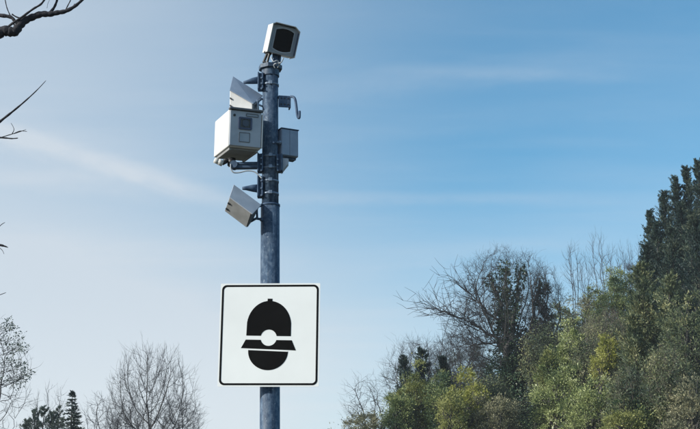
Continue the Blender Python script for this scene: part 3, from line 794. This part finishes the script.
def cypress(px, pytop, Y, wpx, label, group, seed, mat='conifer', tufts=260, per=90, name='cypress_tree', taper=0.75, ln=0.08, tuft=0.42, top=2.6):
    """pointed conifer built of upswept, curving sprays that stand clear of one another"""
    rng = np.random.default_rng(seed)
    x, y, ztp, zb = spot(px, pytop, Y); H = ztp - zb; w = px2m(wpx, Y) / 2
    root = empty(name, (x, y, zb), label, 'conifer', group)
    wd_ = Wood(); wd_.tube(np.stack([np.full(8, x), np.full(8, y), np.linspace(zb - .2, ztp - .25, 8)], 1) + rng.normal(0, .03, (8, 3)), np.linspace(0.16, 0.015, 8), 7)
    t = rng.uniform(max(.05, 1 - 7.0 / H), 1, tufts)
    t[:3] = (0.985, 0.96, 0.93)
    a = rng.uniform(0, 2 * np.pi, tufts)
    lob = 0.74 + 0.22 * np.sin(t * H * 2.6 + a * 2 + seed) + .14 * np.sin(t * H * 6.1 + a * 3 + 1)
    prof = w * np.minimum(1.0, (((1.004 - t) * H / top) ** taper)) * lob * rng.uniform(0.45, 1.18, tufts)
    od = np.stack([np.cos(a), np.sin(a), np.zeros(tufts)], 1)
    C = np.array([x, y, zb]) + od * prof[:, None] + np.stack([np.zeros(tufts), np.zeros(tufts), t * H], 1)
    m = per; Lr = tuft * rng.uniform(.5, 1.5, tufts) * np.where(rng.uniform(0, 1, tufts) > .85, 1.5, 1.0) * np.clip(.30 + (1.0 - t) * H / top * .9, .30, 1.0)
    lean_ = rng.uniform(.5, 1.2, tufts)[:, None]
    s_ = rng.uniform(0, 1, (tufts, m)) ** .8
    ax0 = nrm_(od * lean_ + np.stack([np.zeros(tufts)] * 2 + [rng.uniform(.2, .7, tufts)], 1) + rng.normal(0, .2, (tufts, 3)))
    ax1 = nrm_(od * .35 + np.array([0, 0, 1.0]) + rng.normal(0, .25, (tufts, 3)))
    cen = C[:, None] + (ax0[:, None] * (s_ - .4)[..., None] + ax1[:, None] * (s_ ** 2 * .7)[..., None]) * Lr[:, None, None]
    sd_ = nrm_(rng.normal(0, 1, (tufts, m, 3)))
    wid = Lr[:, None] * .19 * (np.sin(np.pi * np.clip(s_ * .9 + .12, 0, 1)) ** .7)
    P = cen + sd_ * (wid * rng.uniform(0, 1, (tufts, m)) ** .5)[..., None]
    D = sd_ * .9 + ax0[:, None] * .4 + ax1[:, None] * (s_[..., None] + .3)
    k = np.arange(0, tufts, 2); b0 = np.stack([np.full(len(k), x), np.full(len(k), y), C[k, 2] - prof[k] * .5], 1)
    batch(wd_, np.stack([b0, (b0 + C[k]) / 2 + [0, 0, -.05], C[k], C[k] + ax1[k] * Lr[k][:, None] * .6], 1), np.array([.022, .016, .010, .004])[None].repeat(len(k), 0))
    wd_.build('trunk', M['bark'], root)
    leaves('crown', P.reshape(-1, 3), D.reshape(-1, 3), rng, ln, ln * .36, M[mat], root)
    return root

def ivy_on(root, limbs, rng, spans, mat='ivy'):
    P, D = [], []
    for (pts, rr, t0, t1, rad, per) in spans:
        seg = np.linspace(t0, t1, max(3, int(np.linalg.norm(pts[-1] - pts[0]) * (t1 - t0) / 0.16)))
        for t in seg:
            i = t * (len(pts) - 1); k = min(int(i), len(pts) - 2); c = pts[k] + (pts[k + 1] - pts[k]) * (i - k)
            q = rad * rng.uniform(.55, 1.25); m = int(per * rng.uniform(.5, 1.4)); s = sph(rng, m)
            c = c + rng.normal(0, .25, 3) * rad
            P.append(c + s * (rng.uniform(.3, 1, m) ** .5)[:, None] * q); D.append(s + [0, 0, -.2])
    return leaves('ivy', np.concatenate(P), np.concatenate(D), rng, 0.085, 0.075, M[mat], root)

# ------------------------------------------------------------------ right hand hillside, back to front
gs = 'bare saplings on the skyline'
for k, (px, py, w, lab) in enumerate([(571, 240, 26, 'curved bare sapling at the left end of the skyline row'), (583, 252, 24, 'short thin bare sapling second from the left on the hill skyline'),
        (597, 232, 30, 'tallest bare sapling with fanned twigs on the hill skyline'), (612, 245, 30, 'bare sapling above the round dark green crown'),
        (627, 243, 28, 'bare sapling right of the one above the round crown'), (641, 240, 26, 'bare sapling nearest the cypresses on the skyline')]):
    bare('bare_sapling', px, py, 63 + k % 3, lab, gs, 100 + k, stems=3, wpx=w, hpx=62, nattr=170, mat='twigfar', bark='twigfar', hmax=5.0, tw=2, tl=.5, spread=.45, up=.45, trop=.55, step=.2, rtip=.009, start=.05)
for (px, py, Y, sd, w, lab) in [(602, 285, 60, 7, 60, 'thicket of grey bare stems left of the round dark crown'), (640, 262, 61, 8, 50, 'grey bare thicket behind the round dark crown')]:
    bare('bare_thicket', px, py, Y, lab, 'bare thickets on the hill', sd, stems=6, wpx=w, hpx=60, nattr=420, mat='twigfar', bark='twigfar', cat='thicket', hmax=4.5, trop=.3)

gu = 'rounded evergreens on the hill'
bushy('evergreen_tree', 616, 271, 57, 62, 80, 'ever', 'rounded dark green evergreen crown on the hill skyline under the saplings', 'tree', gu, 11, 110, .28, 170, .085, .05)
bushy('evergreen_tree', 588, 294, 58, 50, 70, 'scrub', 'dull grey-green rounded tree left of the dark round crown', 'tree', gu, 12, 90, .30, 110, .09, .05)
bushy('evergreen_tree', 566, 300, 59, 36, 75, 'ever', 'small dark evergreen just right of the ivy-clad bare tree', 'tree', gu, 13, 70, .28, 110)
bushy('evergreen_tree', 640, 296, 53, 46, 90, 'ever', 'dark green tree between the round crown and the cypresses', 'tree', gu, 14, 90, .30, 120)
bushy('evergreen_tree', 556, 345, 60, 70, 90, 'scrub', 'grey-brown leafy tree behind the second ivy column', 'tree', gu, 15, 110, .32, 110, .09, .05)
bushy('evergreen_tree', 520, 352, 60, 70, 90, 'farleaf', 'dark far tree behind the trunk of the big ivy-clad tree', 'tree', gu, 16, 110, .32, 110)
bushy('evergreen_tree', 478, 345, 60, 66, 90, 'farleaf', 'dark grey-green far tree left of the big ivy-clad trunk', 'tree', gu, 17, 110, .30, 110, .09, .05)
bushy('evergreen_tree', 448, 356, 60, 44, 80, 'farleaf', 'dark far tree behind the yellow-green bush', 'tree', gu, 18, 80, .28, 110, .09, .05)

# cypresses, from the left one to those leaving the frame
gc = 'cypress trees at the right edge'
cy = [(646, 246, 47, 26, 3.2, 'low dark cypress at the foot of the stepped row, leftmost'), (649.5, 211, 50, 28, 4.5, 'slim dark cypress second from the left in the stepped row'),
      (663.5, 193, 51, 30, 4.5, 'dark cypress third from the left in the stepped row'), (675, 178, 52, 31, 5, 'tall dark cypress in the middle of the stepped row'),
      (685.5, 169, 52, 31, 5, 'tall dark cypress just left of the tallest one'), (697, 161, 50, 34, 5, 'tallest dark cypress cut by the right edge of the photo')]
for k, (px, py, Y, w, tp, lab) in enumerate(cy):
    cypress(px, py, Y, w, lab, gc, 200 + k, tufts=430, per=56, tuft=.40, ln=.08, top=tp, taper=.9)
cypress(657, 224, 48, 32, 'dark cypress low in front of the second and third spires', gc, 215, tufts=440, per=60, top=3.5)
cypress(671, 232, 46, 36, 'broad dark cypress in front of the stepped row', gc, 216, tufts=470, per=60, top=3.5)
cypress(681, 205, 48, 32, 'dark cypress filling the gap under the tall middle spires', gc, 218, tufts=470, per=60, top=3.5)
cypress(694, 214, 45, 40, 'broad dark cypress at the right edge below the tallest tops', gc, 217, tufts=500, per=60, top=3.5)
gp = 'olive-green conifers in front of the cypresses'
cypress(641, 268, 44, 34, 'olive-green conifer left of the dark cypresses', gp, 220, 'conolive', 360, 55, 'olive_conifer', .6, .11)
cypress(668, 276, 43, 30, 'slim olive-green conifer in front of the dark cypress row', gp, 221, 'conolive', 300, 55, 'olive_conifer', .6, .11)
cypress(634, 318, 43, 26, 'low olive-brown conifer beside the grey thicket', gp, 222, 'conolive', 260, 55, 'olive_conifer', .6, .11)
bushy('evergreen_tree', 684, 292, 41.5, 60, 120, 'conolive', 'olive-brown leafy tree at the right edge below the cypresses', 'tree', gu, 23, 110, .26, 110, .09, .045)

# middle of the hillside
gt = 'bare thickets on the hill'
bare('bare_thicket', 604, 308, 50, 'pale grey twiggy thicket in the middle of the hillside', gt, 31, stems=6, wpx=72, hpx=86, nattr=1100, trop=.12, jit=.35, tw=3, tl=.34, rtip=.005, rt=.0034, rmax=.03, spread=1.1, sub=1, sprig=1500, sprigmat='conolive', mat='twigpale', bark='twigpale', cat='thicket', hmax=6.5)
bare('bare_thicket', 588, 336, 47.5, 'lower pale grey thicket left of the yellow-green streak', gt, 32, stems=6, wpx=50, hpx=66, nattr=700, trop=.12, jit=.35, tw=3, tl=.34, rtip=.005, rt=.0034, rmax=.03, spread=1.1, sub=1, sprig=1500, sprigmat='conolive', mat='twigpale', bark='twigpale', cat='thicket', hmax=5)
bare('bare_thicket', 542, 318, 50, 'brown twiggy thicket between the ivy column and the pale green tree', gt, 33, stems=5, wpx=52, hpx=84, nattr=800, trop=.12, jit=.35, tw=3, tl=.34, rtip=.005, rt=.0034, rmax=.03, spread=1.1, sub=1, sprig=1500, sprigmat='conolive', mat='twig', bark='twig', cat='thicket', hmax=6)
bare('bare_thicket', 664, 345, 40, 'dry grey thicket in front of the cypresses at the lower right', gt, 34, stems=5, wpx=50, hpx=70, nattr=1000, trop=.12, jit=.35, tw=3, tl=.34, rtip=.005, rt=.0034, rmax=.03, spread=1.1, sub=1, sprig=1500, sprigmat='conolive', mat='twigpale', bark='twigpale', cat='thicket', hmax=5)
bare('bare_thicket', 625, 365, 41, 'dry pale thicket at the bottom below the grey-green tree', gt, 35, stems=5, wpx=44, hpx=80, nattr=900, trop=.12, jit=.35, tw=3, tl=.34, rtip=.005, rt=.0034, rmax=.03, spread=1.1, sub=1, sprig=1500, sprigmat='conolive', mat='twigpale', bark='twigpale', cat='thicket', hmax=5)
bare('bare_thicket', 488, 372, 48, 'brown bare thicket left of the big ivy-clad trunk', gt, 36, stems=5, wpx=56, hpx=76, nattr=700, trop=.12, jit=.35, tw=3, tl=.34, rtip=.005, rt=.0034, rmax=.03, spread=1.1, sub=1, sprig=1500, sprigmat='conolive', mat='twig', bark='twig', cat='thicket', hmax=5)
bushy('evergreen_tree', 600, 330, 52, 70, 110, 'scrub', 'grey-green tree behind the pale thicket', 'tree', gu, 41, 120, .30, 110, .085, .045)
bushy('leafy_shrub', 607, 330, 45.6, 19, 46, 'yellow', 'bright yellow-green streak of leaves on the pale thicket', 'shrub', 'leafy shrubs on the hillside', 42, 34, .16, 70, .085, .05)
bushy('evergreen_tree', 640, 350, 47, 60, 110, 'ever', 'green tree under the olive conifers', 'tree', gu, 43, 120, .30, 110, .085, .045)
gl = 'leafy shrubs on the hillside'
bushy('leafy_shrub', 599, 352, 45.2, 16, 40, 'yellow', 'lower yellow-green shrub just left of the bright streak', 'shrub', gl, 44, 30, .16, 60, .085, .05)
bushy('leafy_shrub', 570, 322, 48, 34, 80, 'light', 'tall pale green shrub with glossy leaves in mid hillside', 'shrub', gl, 51, 90, .24, 100, .085, .06)
bushy('leafy_shrub', 556, 368, 46, 52, 80, 'light', 'wide pale green shrub below the tall glossy one', 'shrub', gl, 52, 110, .26, 100, .085, .06)
bushy('leafy_shrub', 548, 350, 47, 20, 46, 'olive', 'olive-yellow shrub leaning on the pale green one', 'shrub', gl, 57, 50, .22, 90, .085, .05)
bushy('leafy_shrub', 590, 380, 44, 60, 80, 'light', 'light green shrub at the bottom under the yellow streak', 'shrub', gl, 53, 110, .26, 95, .085, .06)
bushy('leafy_shrub', 640, 395, 41, 60, 80, 'ever', 'dark green shrub at the bottom right of the hillside', 'shrub', gl, 54, 100, .26, 95, .085, .06)
bushy('leafy_shrub', 688, 385, 39, 50, 80, 'scrub', 'dry grey-green shrub in the bottom right corner', 'shrub', gl, 55, 100, .26, 95, .08, .05)
bushy('leafy_shrub', 620, 408, 40, 50, 60, 'olive', 'olive shrub low in front of the dry pale thicket', 'shrub', gl, 56, 80, .24, 90, .08, .05)

# the big bare tree with ivy
root, limbs, rng = bare('ivy_clad_tree', 500, 243, 52, 'large bare tree with dark ivy climbing its trunks, tallest in the middle of the hill', None, 5, base_px=506, wpx=114, hpx=140, nattr=2300, mat='twig', cat='tree', start=.2, step=.18, tw=3, tl=.36, rtip=.0062, rt=.0036, spread=1.1, blobs=[(0, 0, 1, 1, .6), (-34, 18, .5, .45, .15), (6, -30, .82, .52, .25)])
def col(px0, py0, px1, py1, Y, n=10, jit=.08):
    a = np.array(U(px0, py0, Y)); b_ = np.array(U(px1, py1, Y)); p = np.linspace(a, b_, n); p[1:-1] += rng.normal(0, jit, (n - 2, 3)) * [1, 1, .3]; return p
stem2 = Wood()
c1 = col(509, 440, 506, 266, 52); c2 = col(507, 360, 521, 268, 51.8); c3 = col(505, 330, 491, 276, 52.1); c4 = col(512, 400, 540, 278, 52.3)
for c in (c1, c2, c3, c4): stem2.tube(c, np.linspace(.12, .03, len(c)), 6)
c5 = col(506, 345, 470, 322, 51.9, 9, .05); c6 = col(470, 322, 437, 309, 51.8, 9, .05); c7 = col(504, 326, 468, 292, 52, 9, .07); c8 = col(508, 340, 470, 345, 52, 9, .07)
for c, ra, rb_ in ((c5, .07, .035), (c6, .035, .01), (c7, .06, .012), (c8, .05, .01)): stem2.tube(c, np.linspace(ra, rb_, len(c)), 5)
stem2.build('limb', M['bark'], root)
lt = Wood()
for c, m_ in ((c5, 20), (c6, 34), (c7, 34), (c8, 26)):
    k_ = rng.integers(1, len(c), m_); B_ = c[k_]; d_ = nrm_(rng.normal(0, 1, (m_, 3)) * [1, .8, .6] + [-.5, 0, .5])
    Pp = np.stack([B_, B_ + d_ * .35, B_ + d_ * .75 + rng.normal(0, .08, (m_, 3)), B_ + d_ * 1.15 + rng.normal(0, .12, (m_, 3)) + [0, 0, .1]], 1)
    batch(lt, Pp, np.array([.016, .012, .009, .005])[None].repeat(m_, 0))
    for q_ in (1, 2, 2, 3, 3):
        d2 = nrm_(d_ + rng.normal(0, .7, (m_, 3))); b2 = Pp[:, q_]
        batch(lt, np.stack([b2, b2 + d2 * .25, b2 + d2 * .5 + rng.normal(0, .04, (m_, 3))], 1), np.array([.008, .006, .0035])[None].repeat(m_, 0))
lt.build('low_twigs', M['twig'], root)
ivy_on(root, limbs, rng, [(c1, 0, 0.0, .75, .42, 170), (c1, 0, .7, 1, .24, 90), (c2, 0, .2, 1, .20, 70), (c3, 0, .1, 1.0, .22, 80), (c4, 0, .1, .6, .35, 120), (c1, 0, 0, .5, .80, 330), (c4, 0, 0, .5, .5, 160), (c7, 0, 0, .35, .2, 60)])
o, l2, r2 = bare('ivy_clad_tree', 541, 262, 53, 'slimmer ivy column with bare twigs on top, right of the big ivy-clad tree', None, 6, wpx=50, hpx=90, nattr=520, tw=3, tl=.34, mat='twig', cat='tree')
cc = col(541, 420, 541, 284, 53); st = Wood(); st.tube(cc, np.linspace(.1, .03, 10), 6); st.build('limb', M['bark'], o)
ivy_on(o, l2, r2, [(cc, 0, .0, 1, .26, 100), (cc, 0, 0, .7, .5, 150)])
# long low limb to the left
# front left of the hill
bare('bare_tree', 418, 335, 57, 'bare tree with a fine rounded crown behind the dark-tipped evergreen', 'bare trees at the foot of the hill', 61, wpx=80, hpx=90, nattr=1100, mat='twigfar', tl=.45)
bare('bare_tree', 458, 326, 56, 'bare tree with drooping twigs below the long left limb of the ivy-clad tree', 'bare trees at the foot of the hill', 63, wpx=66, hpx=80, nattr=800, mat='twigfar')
bare('bare_tree', 366, 372, 50, 'small bare tree with a leaning trunk at the left end of the hill trees', 'bare trees at the foot of the hill', 62, base_px=392, wpx=54, hpx=80, nattr=420, step=.2, rtip=.008, jit=.3, trop=.0, up=.15, mat='twig', bark='barkdark')
cypress(404, 358, 52, 26, 'dark pointed evergreen with ragged tips at the left of the hill', 'dark ragged evergreens at the left of the hill', 71, tufts=320, per=60, taper=.7, tuft=.34, top=3)
cypress(422, 350, 52.5, 30, 'taller dark ragged evergreen behind the olive crown', 'dark ragged evergreens at the left of the hill', 72, tufts=360, per=60, taper=.7, tuft=.34, top=3)
cypress(443, 358, 53, 26, 'dark ragged evergreen nearest the yellow-green bush', 'dark ragged evergreens at the left of the hill', 73, tufts=320, per=60, taper=.7, tuft=.34, top=3)
bushy('evergreen_tree', 417, 366, 49, 44, 90, 'olive', 'sunlit olive-green tree at the left of the hill', 'tree', gu, 74, 120, .24, 110, .085, .045)
bushy('evergreen_tree', 440, 376, 48, 40, 90, 'ever', 'dark shaded tree between the olive tree and the yellow-green bush', 'tree', gu, 75, 100, .26, 110, .085, .05)
bushy('leafy_shrub', 398, 388, 48, 28, 60, 'ever', 'green shrub beside the leaning bare tree', 'shrub', gl, 76, 70, .22, 100, .085, .05)
bushy('leafy_shrub', 470, 372, 47, 34, 76, 'yellow', 'yellow-green bush left of the ivy-covered trunk', 'shrub', gl, 77, 80, .20, 90, .08, .045)
bushy('leafy_shrub', 450, 392, 46, 32, 60, 'olive', 'olive bush low in front of the dark shaded tree', 'shrub', gl, 78, 70, .22, 90, .08, .045)
bushy('leafy_shrub', 498, 392, 46, 46, 66, 'scrub', 'dull brown-green scrub at the foot of the ivy-clad tree', 'shrub', gl, 79, 90, .24, 100, .08, .045)
bushy('leafy_shrub', 372, 412, 49, 44, 50, 'scrub', 'low grey-green scrub under the small leaning bare tree', 'shrub', gl, 80, 80, .22, 90, .08, .045)
bushy('leafy_shrub', 346, 424, 51, 30, 40, 'scrub', 'lowest grey scrub at the left end of the hill', 'shrub', gl, 81, 60, .20, 80, .08, .045)

# undergrowth over the hillside
for sd, mt_, nk, lab in ((900, 'scrub', 560, 'dry grey undergrowth covering the hillside below the trees'), (901, 'olive', 420, 'olive-green undergrowth between the shrubs of the hillside'),
                         (902, 'ever', 520, 'dark evergreen undergrowth between the trees of the hillside')):
    rng = np.random.default_rng(sd); P, D = [], []
    for k in range(nk):
        x = rng.uniform(0.2, 20); y = rng.uniform(40, 70); z = ztf(x, y); rr = rng.uniform(.4, .9); m = 85; s_ = sph(rng, m)
        hgt = rng.uniform(.3, 2.4) * min(1, .35 + .65 * max(0, x + 3) / 5)
        P.append(np.array([x, y, z + hgt]) + s_ * np.abs(rng.normal(.1, .6, m))[:, None] * rr * [1, 1, 1.2]); D.append(s_ + [0, 0, .4])
    o = leaves('undergrowth', np.concatenate(P), np.concatenate(D), rng, .10, .05, M[mt_])
    tag(o, lab, 'undergrowth', kind='stuff')

# ------------------------------------------------------------------ left side
gb = 'bare trees at the lower left'
bare('bare_tree', 153, 343, 60, 'large bare tree with a wide fan of fine twigs left of the sign', gb, 306, wpx=104, hpx=150, nattr=1900, mat='twig', step=.24, trop=.40, jit=.09, start=.40, base_px=155, tl=.60, up=.35, spread=.7, rtip=.008, rt=.0055, tw=2, expo=2.15, gamma=.9)
bare('bare_tree', 100, 392, 58, 'small bare tree between the spruce and the large bare tree', gb, 302, wpx=40, hpx=60, nattr=140, trop=.2, step=.22, rtip=.009, rt=.0055, mat='twigfar')
bare('bare_tree', 128, 396, 63, 'bare tree partly hidden behind the left of the large bare tree', gb, 303, wpx=46, hpx=70, nattr=300, trop=.3, rt=.005, rtip=.008, start=.4, mat='twigfar')
bare('bare_tree', 182, 392, 62, 'low bare tree at the right edge of the large bare tree', gb, 304, wpx=46, hpx=70, nattr=260, trop=.2, rt=.005, rtip=.008, start=.4, mat='twigfar')
for k, (px, py, lab) in enumerate([(38, 388, 'thin bare sapling above the low conifers, left one'), (50, 376, 'tallest thin bare sapling above the low conifers'), (60, 384, 'thin bare sapling next to the spruce')]):
    bare('bare_sapling', px, py, 66, lab, 'thin saplings behind the low conifers', 310 + k, wpx=20, hpx=60, nattr=60, trop=.5, spread=.4, up=.4, rtip=.008, rt=.005, step=.22, mat='twigfar', bark='twigfar')
def spruce(px, pytop, Y, half, label, seed):
    """conical tree of drooping whorled boughs, each a row of needle sprays"""
    rng = np.random.default_rng(seed); x, y, ztp, zb = spot(px, pytop, Y); H = ztp - zb
    root = empty('spruce_tree', (x, y, zb), label, 'conifer')
    wd_ = Wood(); wd_.tube(np.stack([np.full(8, x), np.full(8, y), np.linspace(zb - .1, ztp - .02, 8)], 1), np.linspace(.16, .012, 8), 7)
    P, D = [], []; d = .10
    while d < min(H - .8, 5.5):
        R = px2m(half, Y) * (d / px2m(38, Y)) ** .8; R = min(R, 2.2); nb = int(5 + R * 7)
        for k in range(nb):
            a = rng.uniform(0, 6.283); L = R * rng.uniform(.65, 1.15); o = np.array([math.cos(a), math.sin(a), 0])
            z0 = ztp - d + rng.normal(0, .04); m = max(12, int(L * 75)); t = rng.uniform(.08, 1, m)
            c = np.array([x, y, z0]) + o * (t * L)[:, None] + np.stack([np.zeros(m), np.zeros(m), -.42 * t * L + .30 * L * t ** 3], 1)
            sd_ = np.cross(o, [0, 0, 1]) * rng.choice([-1, 1], m)[:, None]
            P.append(c + rng.normal(0, .015, (m, 3))); D.append(o * .7 + sd_ * (1.05 - t * .6)[:, None] + rng.normal(0, .25, (m, 3)) + [0, 0, -.15])
            wd_.tube(np.array([[x, y, z0], [x, y, z0] + o * L * .5 + [0, 0, -.17 * L], [x, y, z0] + o * L * .95 + [0, 0, -.14 * L]]), [.014, .009, .004], 3)
        d += .10 + .05 * min(1, R) + rng.uniform(0, .05)
    P.append(np.array([x, y, ztp - .12]) + rng.normal(0, .03, (30, 3))); D.append(rng.normal(0, .4, (30, 3)) + [0, 0, 1])
    wd_.build('trunk', M['bark'], root); leaves('crown', np.concatenate(P), np.concatenate(D), rng, .13, .045, M['conifer'], root)
    return root
spruce(72.5, 391, 55, 11.5, 'narrow pointed blue-green spruce between the bare trees', 320)
for k, (px, py, w, lab) in enumerate([(27, 419, 12, 'leftmost low dark conifer tip'), (35, 410, 12, 'low dark conifer tip second from the left'), (44, 407, 13, 'highest of the low dark conifers left of the spruce'),
                                  (52, 413, 11, 'low dark conifer tip in a dip left of the spruce'), (59, 408, 12, 'low dark conifer touching the spruce')]):
    cypress(px, py, 56, w * 1.5, lab, 'low conifers left of the spruce', 330 + k, 'farleaf', 200, 50, 'low_conifer', .7, .08, .24, top=1.6)
# tree with sparse leaves at the left edge
o, lm, rng = bare('leafy_tree', -4, 318, 34, 'sparse dark-leaved tree cut by the left edge of the photo', None, 341, base_px=-26, wpx=86, hpx=130, nattr=500, mat='twig', jit=.35, trop=.0, step=.22, tl=.3, rtip=.006, cat='tree', bark='barkdark')
cr = []
for px, py, q in ((2, 328, 7), (12, 330, 6), (20, 338, 6), (6, 345, 8), (16, 350, 6), (24, 348, 4), (3, 362, 8), (14, 364, 5), (22, 366, 3), (10, 376, 7), (24, 377, 7), (3, 380, 6), (28, 374, 4), (16, 384, 5), (-8, 340, 12), (-12, 370, 12), (-20, 350, 14), (8, 322, 4)):
    for _ in range(8):
        p = np.array(U(px + rng.normal(0, q * .5), py + rng.normal(0, q * .45), 34 + rng.normal(0, .5))); cr.append(p)
cr = np.array(cr); P = np.repeat(cr, 9, 0); s = sph(rng, len(P)); P = P + s * .085
leaves('crown', P, s + [0, 0, -.2], rng, .055, .035, M['farleaf'], o)
tw = Wood()
for c in cr[::3]:
    a = c + np.array([-.6, 0, -.25]) * rng.uniform(.3, .9); tw.tube(np.stack([a, (a + c) / 2 + rng.normal(0, .03, 3), c]), [.010, .007, .004], 3)
tag(tw.build('branchlets', M['barkdark'], o), kind='stuff')

# near tree, trunk left of the frame, its lower branches reach into the picture
YT = 8.5
tx = U(-170, 200, YT).x
nt_ = empty('near_bare_tree', (tx, YT, 0), 'dark crooked bare branches of a near tree reaching in at the top left', 'bare tree')
big = Wood()
zt_ = lambda px, py, d=0: np.array(U(px, py, YT + d))
trunk = np.array([[tx, YT, -.2], [tx + .03, YT, 1.2], [tx - .02, YT + .05, 2.6], [tx + .05, YT, 3.8], [tx, YT, 5.0], [tx + .05, YT, 6.2]])
big.tube([np.array(p) for p in smooth_path(trunk, 4)], np.linspace(.17, .07, 21), 10)
big.build('trunk', M['barkdark'], nt_)
def limb(pts, r0, r1, name='branch', par=nt_, k=7, jit=0):
    w = Wood(); pp = [np.array(p) for p in smooth_path([zt_(*p) for p in pts], 4)]
    r = np.linspace(r0, r1, len(pp)) * (1 + .12 * np.sin(np.arange(len(pp)) * 2.1))
    w.tube(pp, r, k); return w.build(name, M['barkdark'], par)
a1 = limb([(-170, 60), (-110, 62, -.2), (-60, 48, -.3), (-25, 40, -.3), (-8, 37, -.3), (3, 31, -.3), (10, 31.5, -.3), (15, 31.5, -.3), (19, 26, -.3), (25, 20.5, -.3), (33, 17, -.3), (42, 14, -.3), (50, 14, -.3), (58, 12.5, -.3), (66, 11, -.3), (75, 6, -.3), (83, -1, -.3), (92, -10, -.3)], .05, .0065)
for pts, r0, r1 in (([(-60, 48, -.3), (-30, 22, -.25), (-8, 15, -.28), (2, 15.5, -.3), (11, 17, -.3), (15, 21, -.3), (19, 26, -.3)], .018, .010),
                    ([(5, 29, -.3), (13, 23, -.32), (22, 17, -.33), (33, 9, -.33), (41, 4, -.33), (46, -3, -.33), (54, -14, -.33)], .009, .0065),
                    ([(48, 14, -.3), (53, 9, -.3), (56, 3, -.3), (58, -4, -.3), (62, -20, -.3)], .011, .006),
                    ([(65, 11, -.3), (68, 5, -.3), (71, -1, -.3), (75, -12, -.3)], .0045, .003),
                    ([(10, 15, -.3), (7, 8, -.3), (5, -1, -.3), (3, -14, -.3)], .004, .003),
                    ([(12, 14, -.3), (17, 17, -.3), (24, 18, -.3), (31, 17.6, -.3)], .0055, .004),
                    ([(14, 24, -.3), (16, 28, -.3), (15, 31, -.3)], .006, .006), ([(73, 7.2, -.3), (74.5, 3.5, -.3)], .0035, .002),
                    ([(47, 8, -.3), (48, 3, -.3), (51, -3, -.3)], .0015, .0012)):
    limb(pts, r0, r1, 'twig', a1, 5)
a2 = limb([(-170, 210), (-110, 185, -.3), (-60, 165, -.4), (-25, 142, -.4), (0, 121.5, -.4), (12, 112, -.4), (24, 102, -.4), (36, 91, -.4), (46, 80.5, -.4)], .016, .0016)
a3 = limb([(-60, 165, -.4), (-25, 144, -.4), (-6, 138, -.4), (4, 137.8, -.4), (12, 138.5, -.4), (18, 138, -.4)], .009, .003)
for pts in ([(0, 137.8, -.4), (10, 134.6, -.4), (18, 132.4, -.4), (26, 129.5, -.4)], [(12, 134, -.4), (14, 129, -.4), (11, 123, -.4)], [(14, 133.6, -.4), (20, 131, -.4), (27, 131.4, -.4)]):
    limb(pts, .0034, .0016, 'twig', a3, 4)
a4 = limb([(-170, 330), (-110, 285, -.3), (-50, 258, -.4), (-15, 247, -.4), (-2, 245, -.4), (4, 246, -.4), (8, 247.5, -.4)], .025, .002)
limb([(-15, 247, -.4), (-6, 236, -.4), (0, 226, -.4), (5, 222.4, -.4)], .004, .0016, 'twig', a4, 4)
limb([(-4, 245, -.4), (2, 250, -.4), (4, 254, -.4)], .0025, .0016, 'twig', a4, 4)
limb([(-15, 300, -.4), (-3, 296, -.4), (6, 292.6, -.4)], .004, .0016, 'twig', a4, 4)
# upper crown, out of the frame
rng = np.random.default_rng(77); fb, ff = Wood(), Wood()
A = sph(rng, 260) * (rng.uniform(0, 1, 260) ** (1 / 3))[:, None] * [1.7, 1.5, 1.2] + [tx - .4, YT, 7.0]
N_, par_ = colonize(rng, [trunk[3:]], A, .2, .3, 2.5, 30)
r_, _k = wood_from(rng, N_, par_, fb, ff, .005, rmax=.08)
fb.build('upper_branches', M['barkdark'], nt_); ff.build('upper_twigs', M['barkdark'], nt_)

# rough grass around the foot of the pole
rng = np.random.default_rng(5)
n = 16000
xy = np.stack([rng.uniform(-9, 9, n), rng.uniform(1.5, 22, n)], 1)
C = np.concatenate([xy, np.zeros((n, 1))], 1)
o = leaves('grass', C, rng.normal(0, .3, (n, 3)) + [0, 0, 1], rng, .12, .012, M['grass'])
tag(o, 'short rough roadside grass round the foot of the pole', 'grass', kind='stuff')


# ------------------------------------------------------------------ haze
m = bpy.data.materials.new('air'); m.use_nodes = True; N = m.node_tree.nodes; N.clear()
pv = N.new('ShaderNodeVolumePrincipled'); pv.inputs['Density'].default_value = 0.0006; pv.inputs['Color'].default_value = (0.82, 0.92, 1.0, 1); pv.inputs['Anisotropy'].default_value = 0.0
mo = N.new('ShaderNodeOutputMaterial'); m.node_tree.links.new(pv.outputs[0], mo.inputs['Volume'])
bm = bmesh.new(); bmesh.ops.create_cube(bm, size=1.0)
for v in bm.verts: v.co = Vector((v.co.x * 7200, v.co.y * 7200, -1.5 + (v.co.z + .5) * 25.0))
tag(part('haze', bm, m), 'thin bluish haze in the air over the whole place', 'haze', kind='stuff')
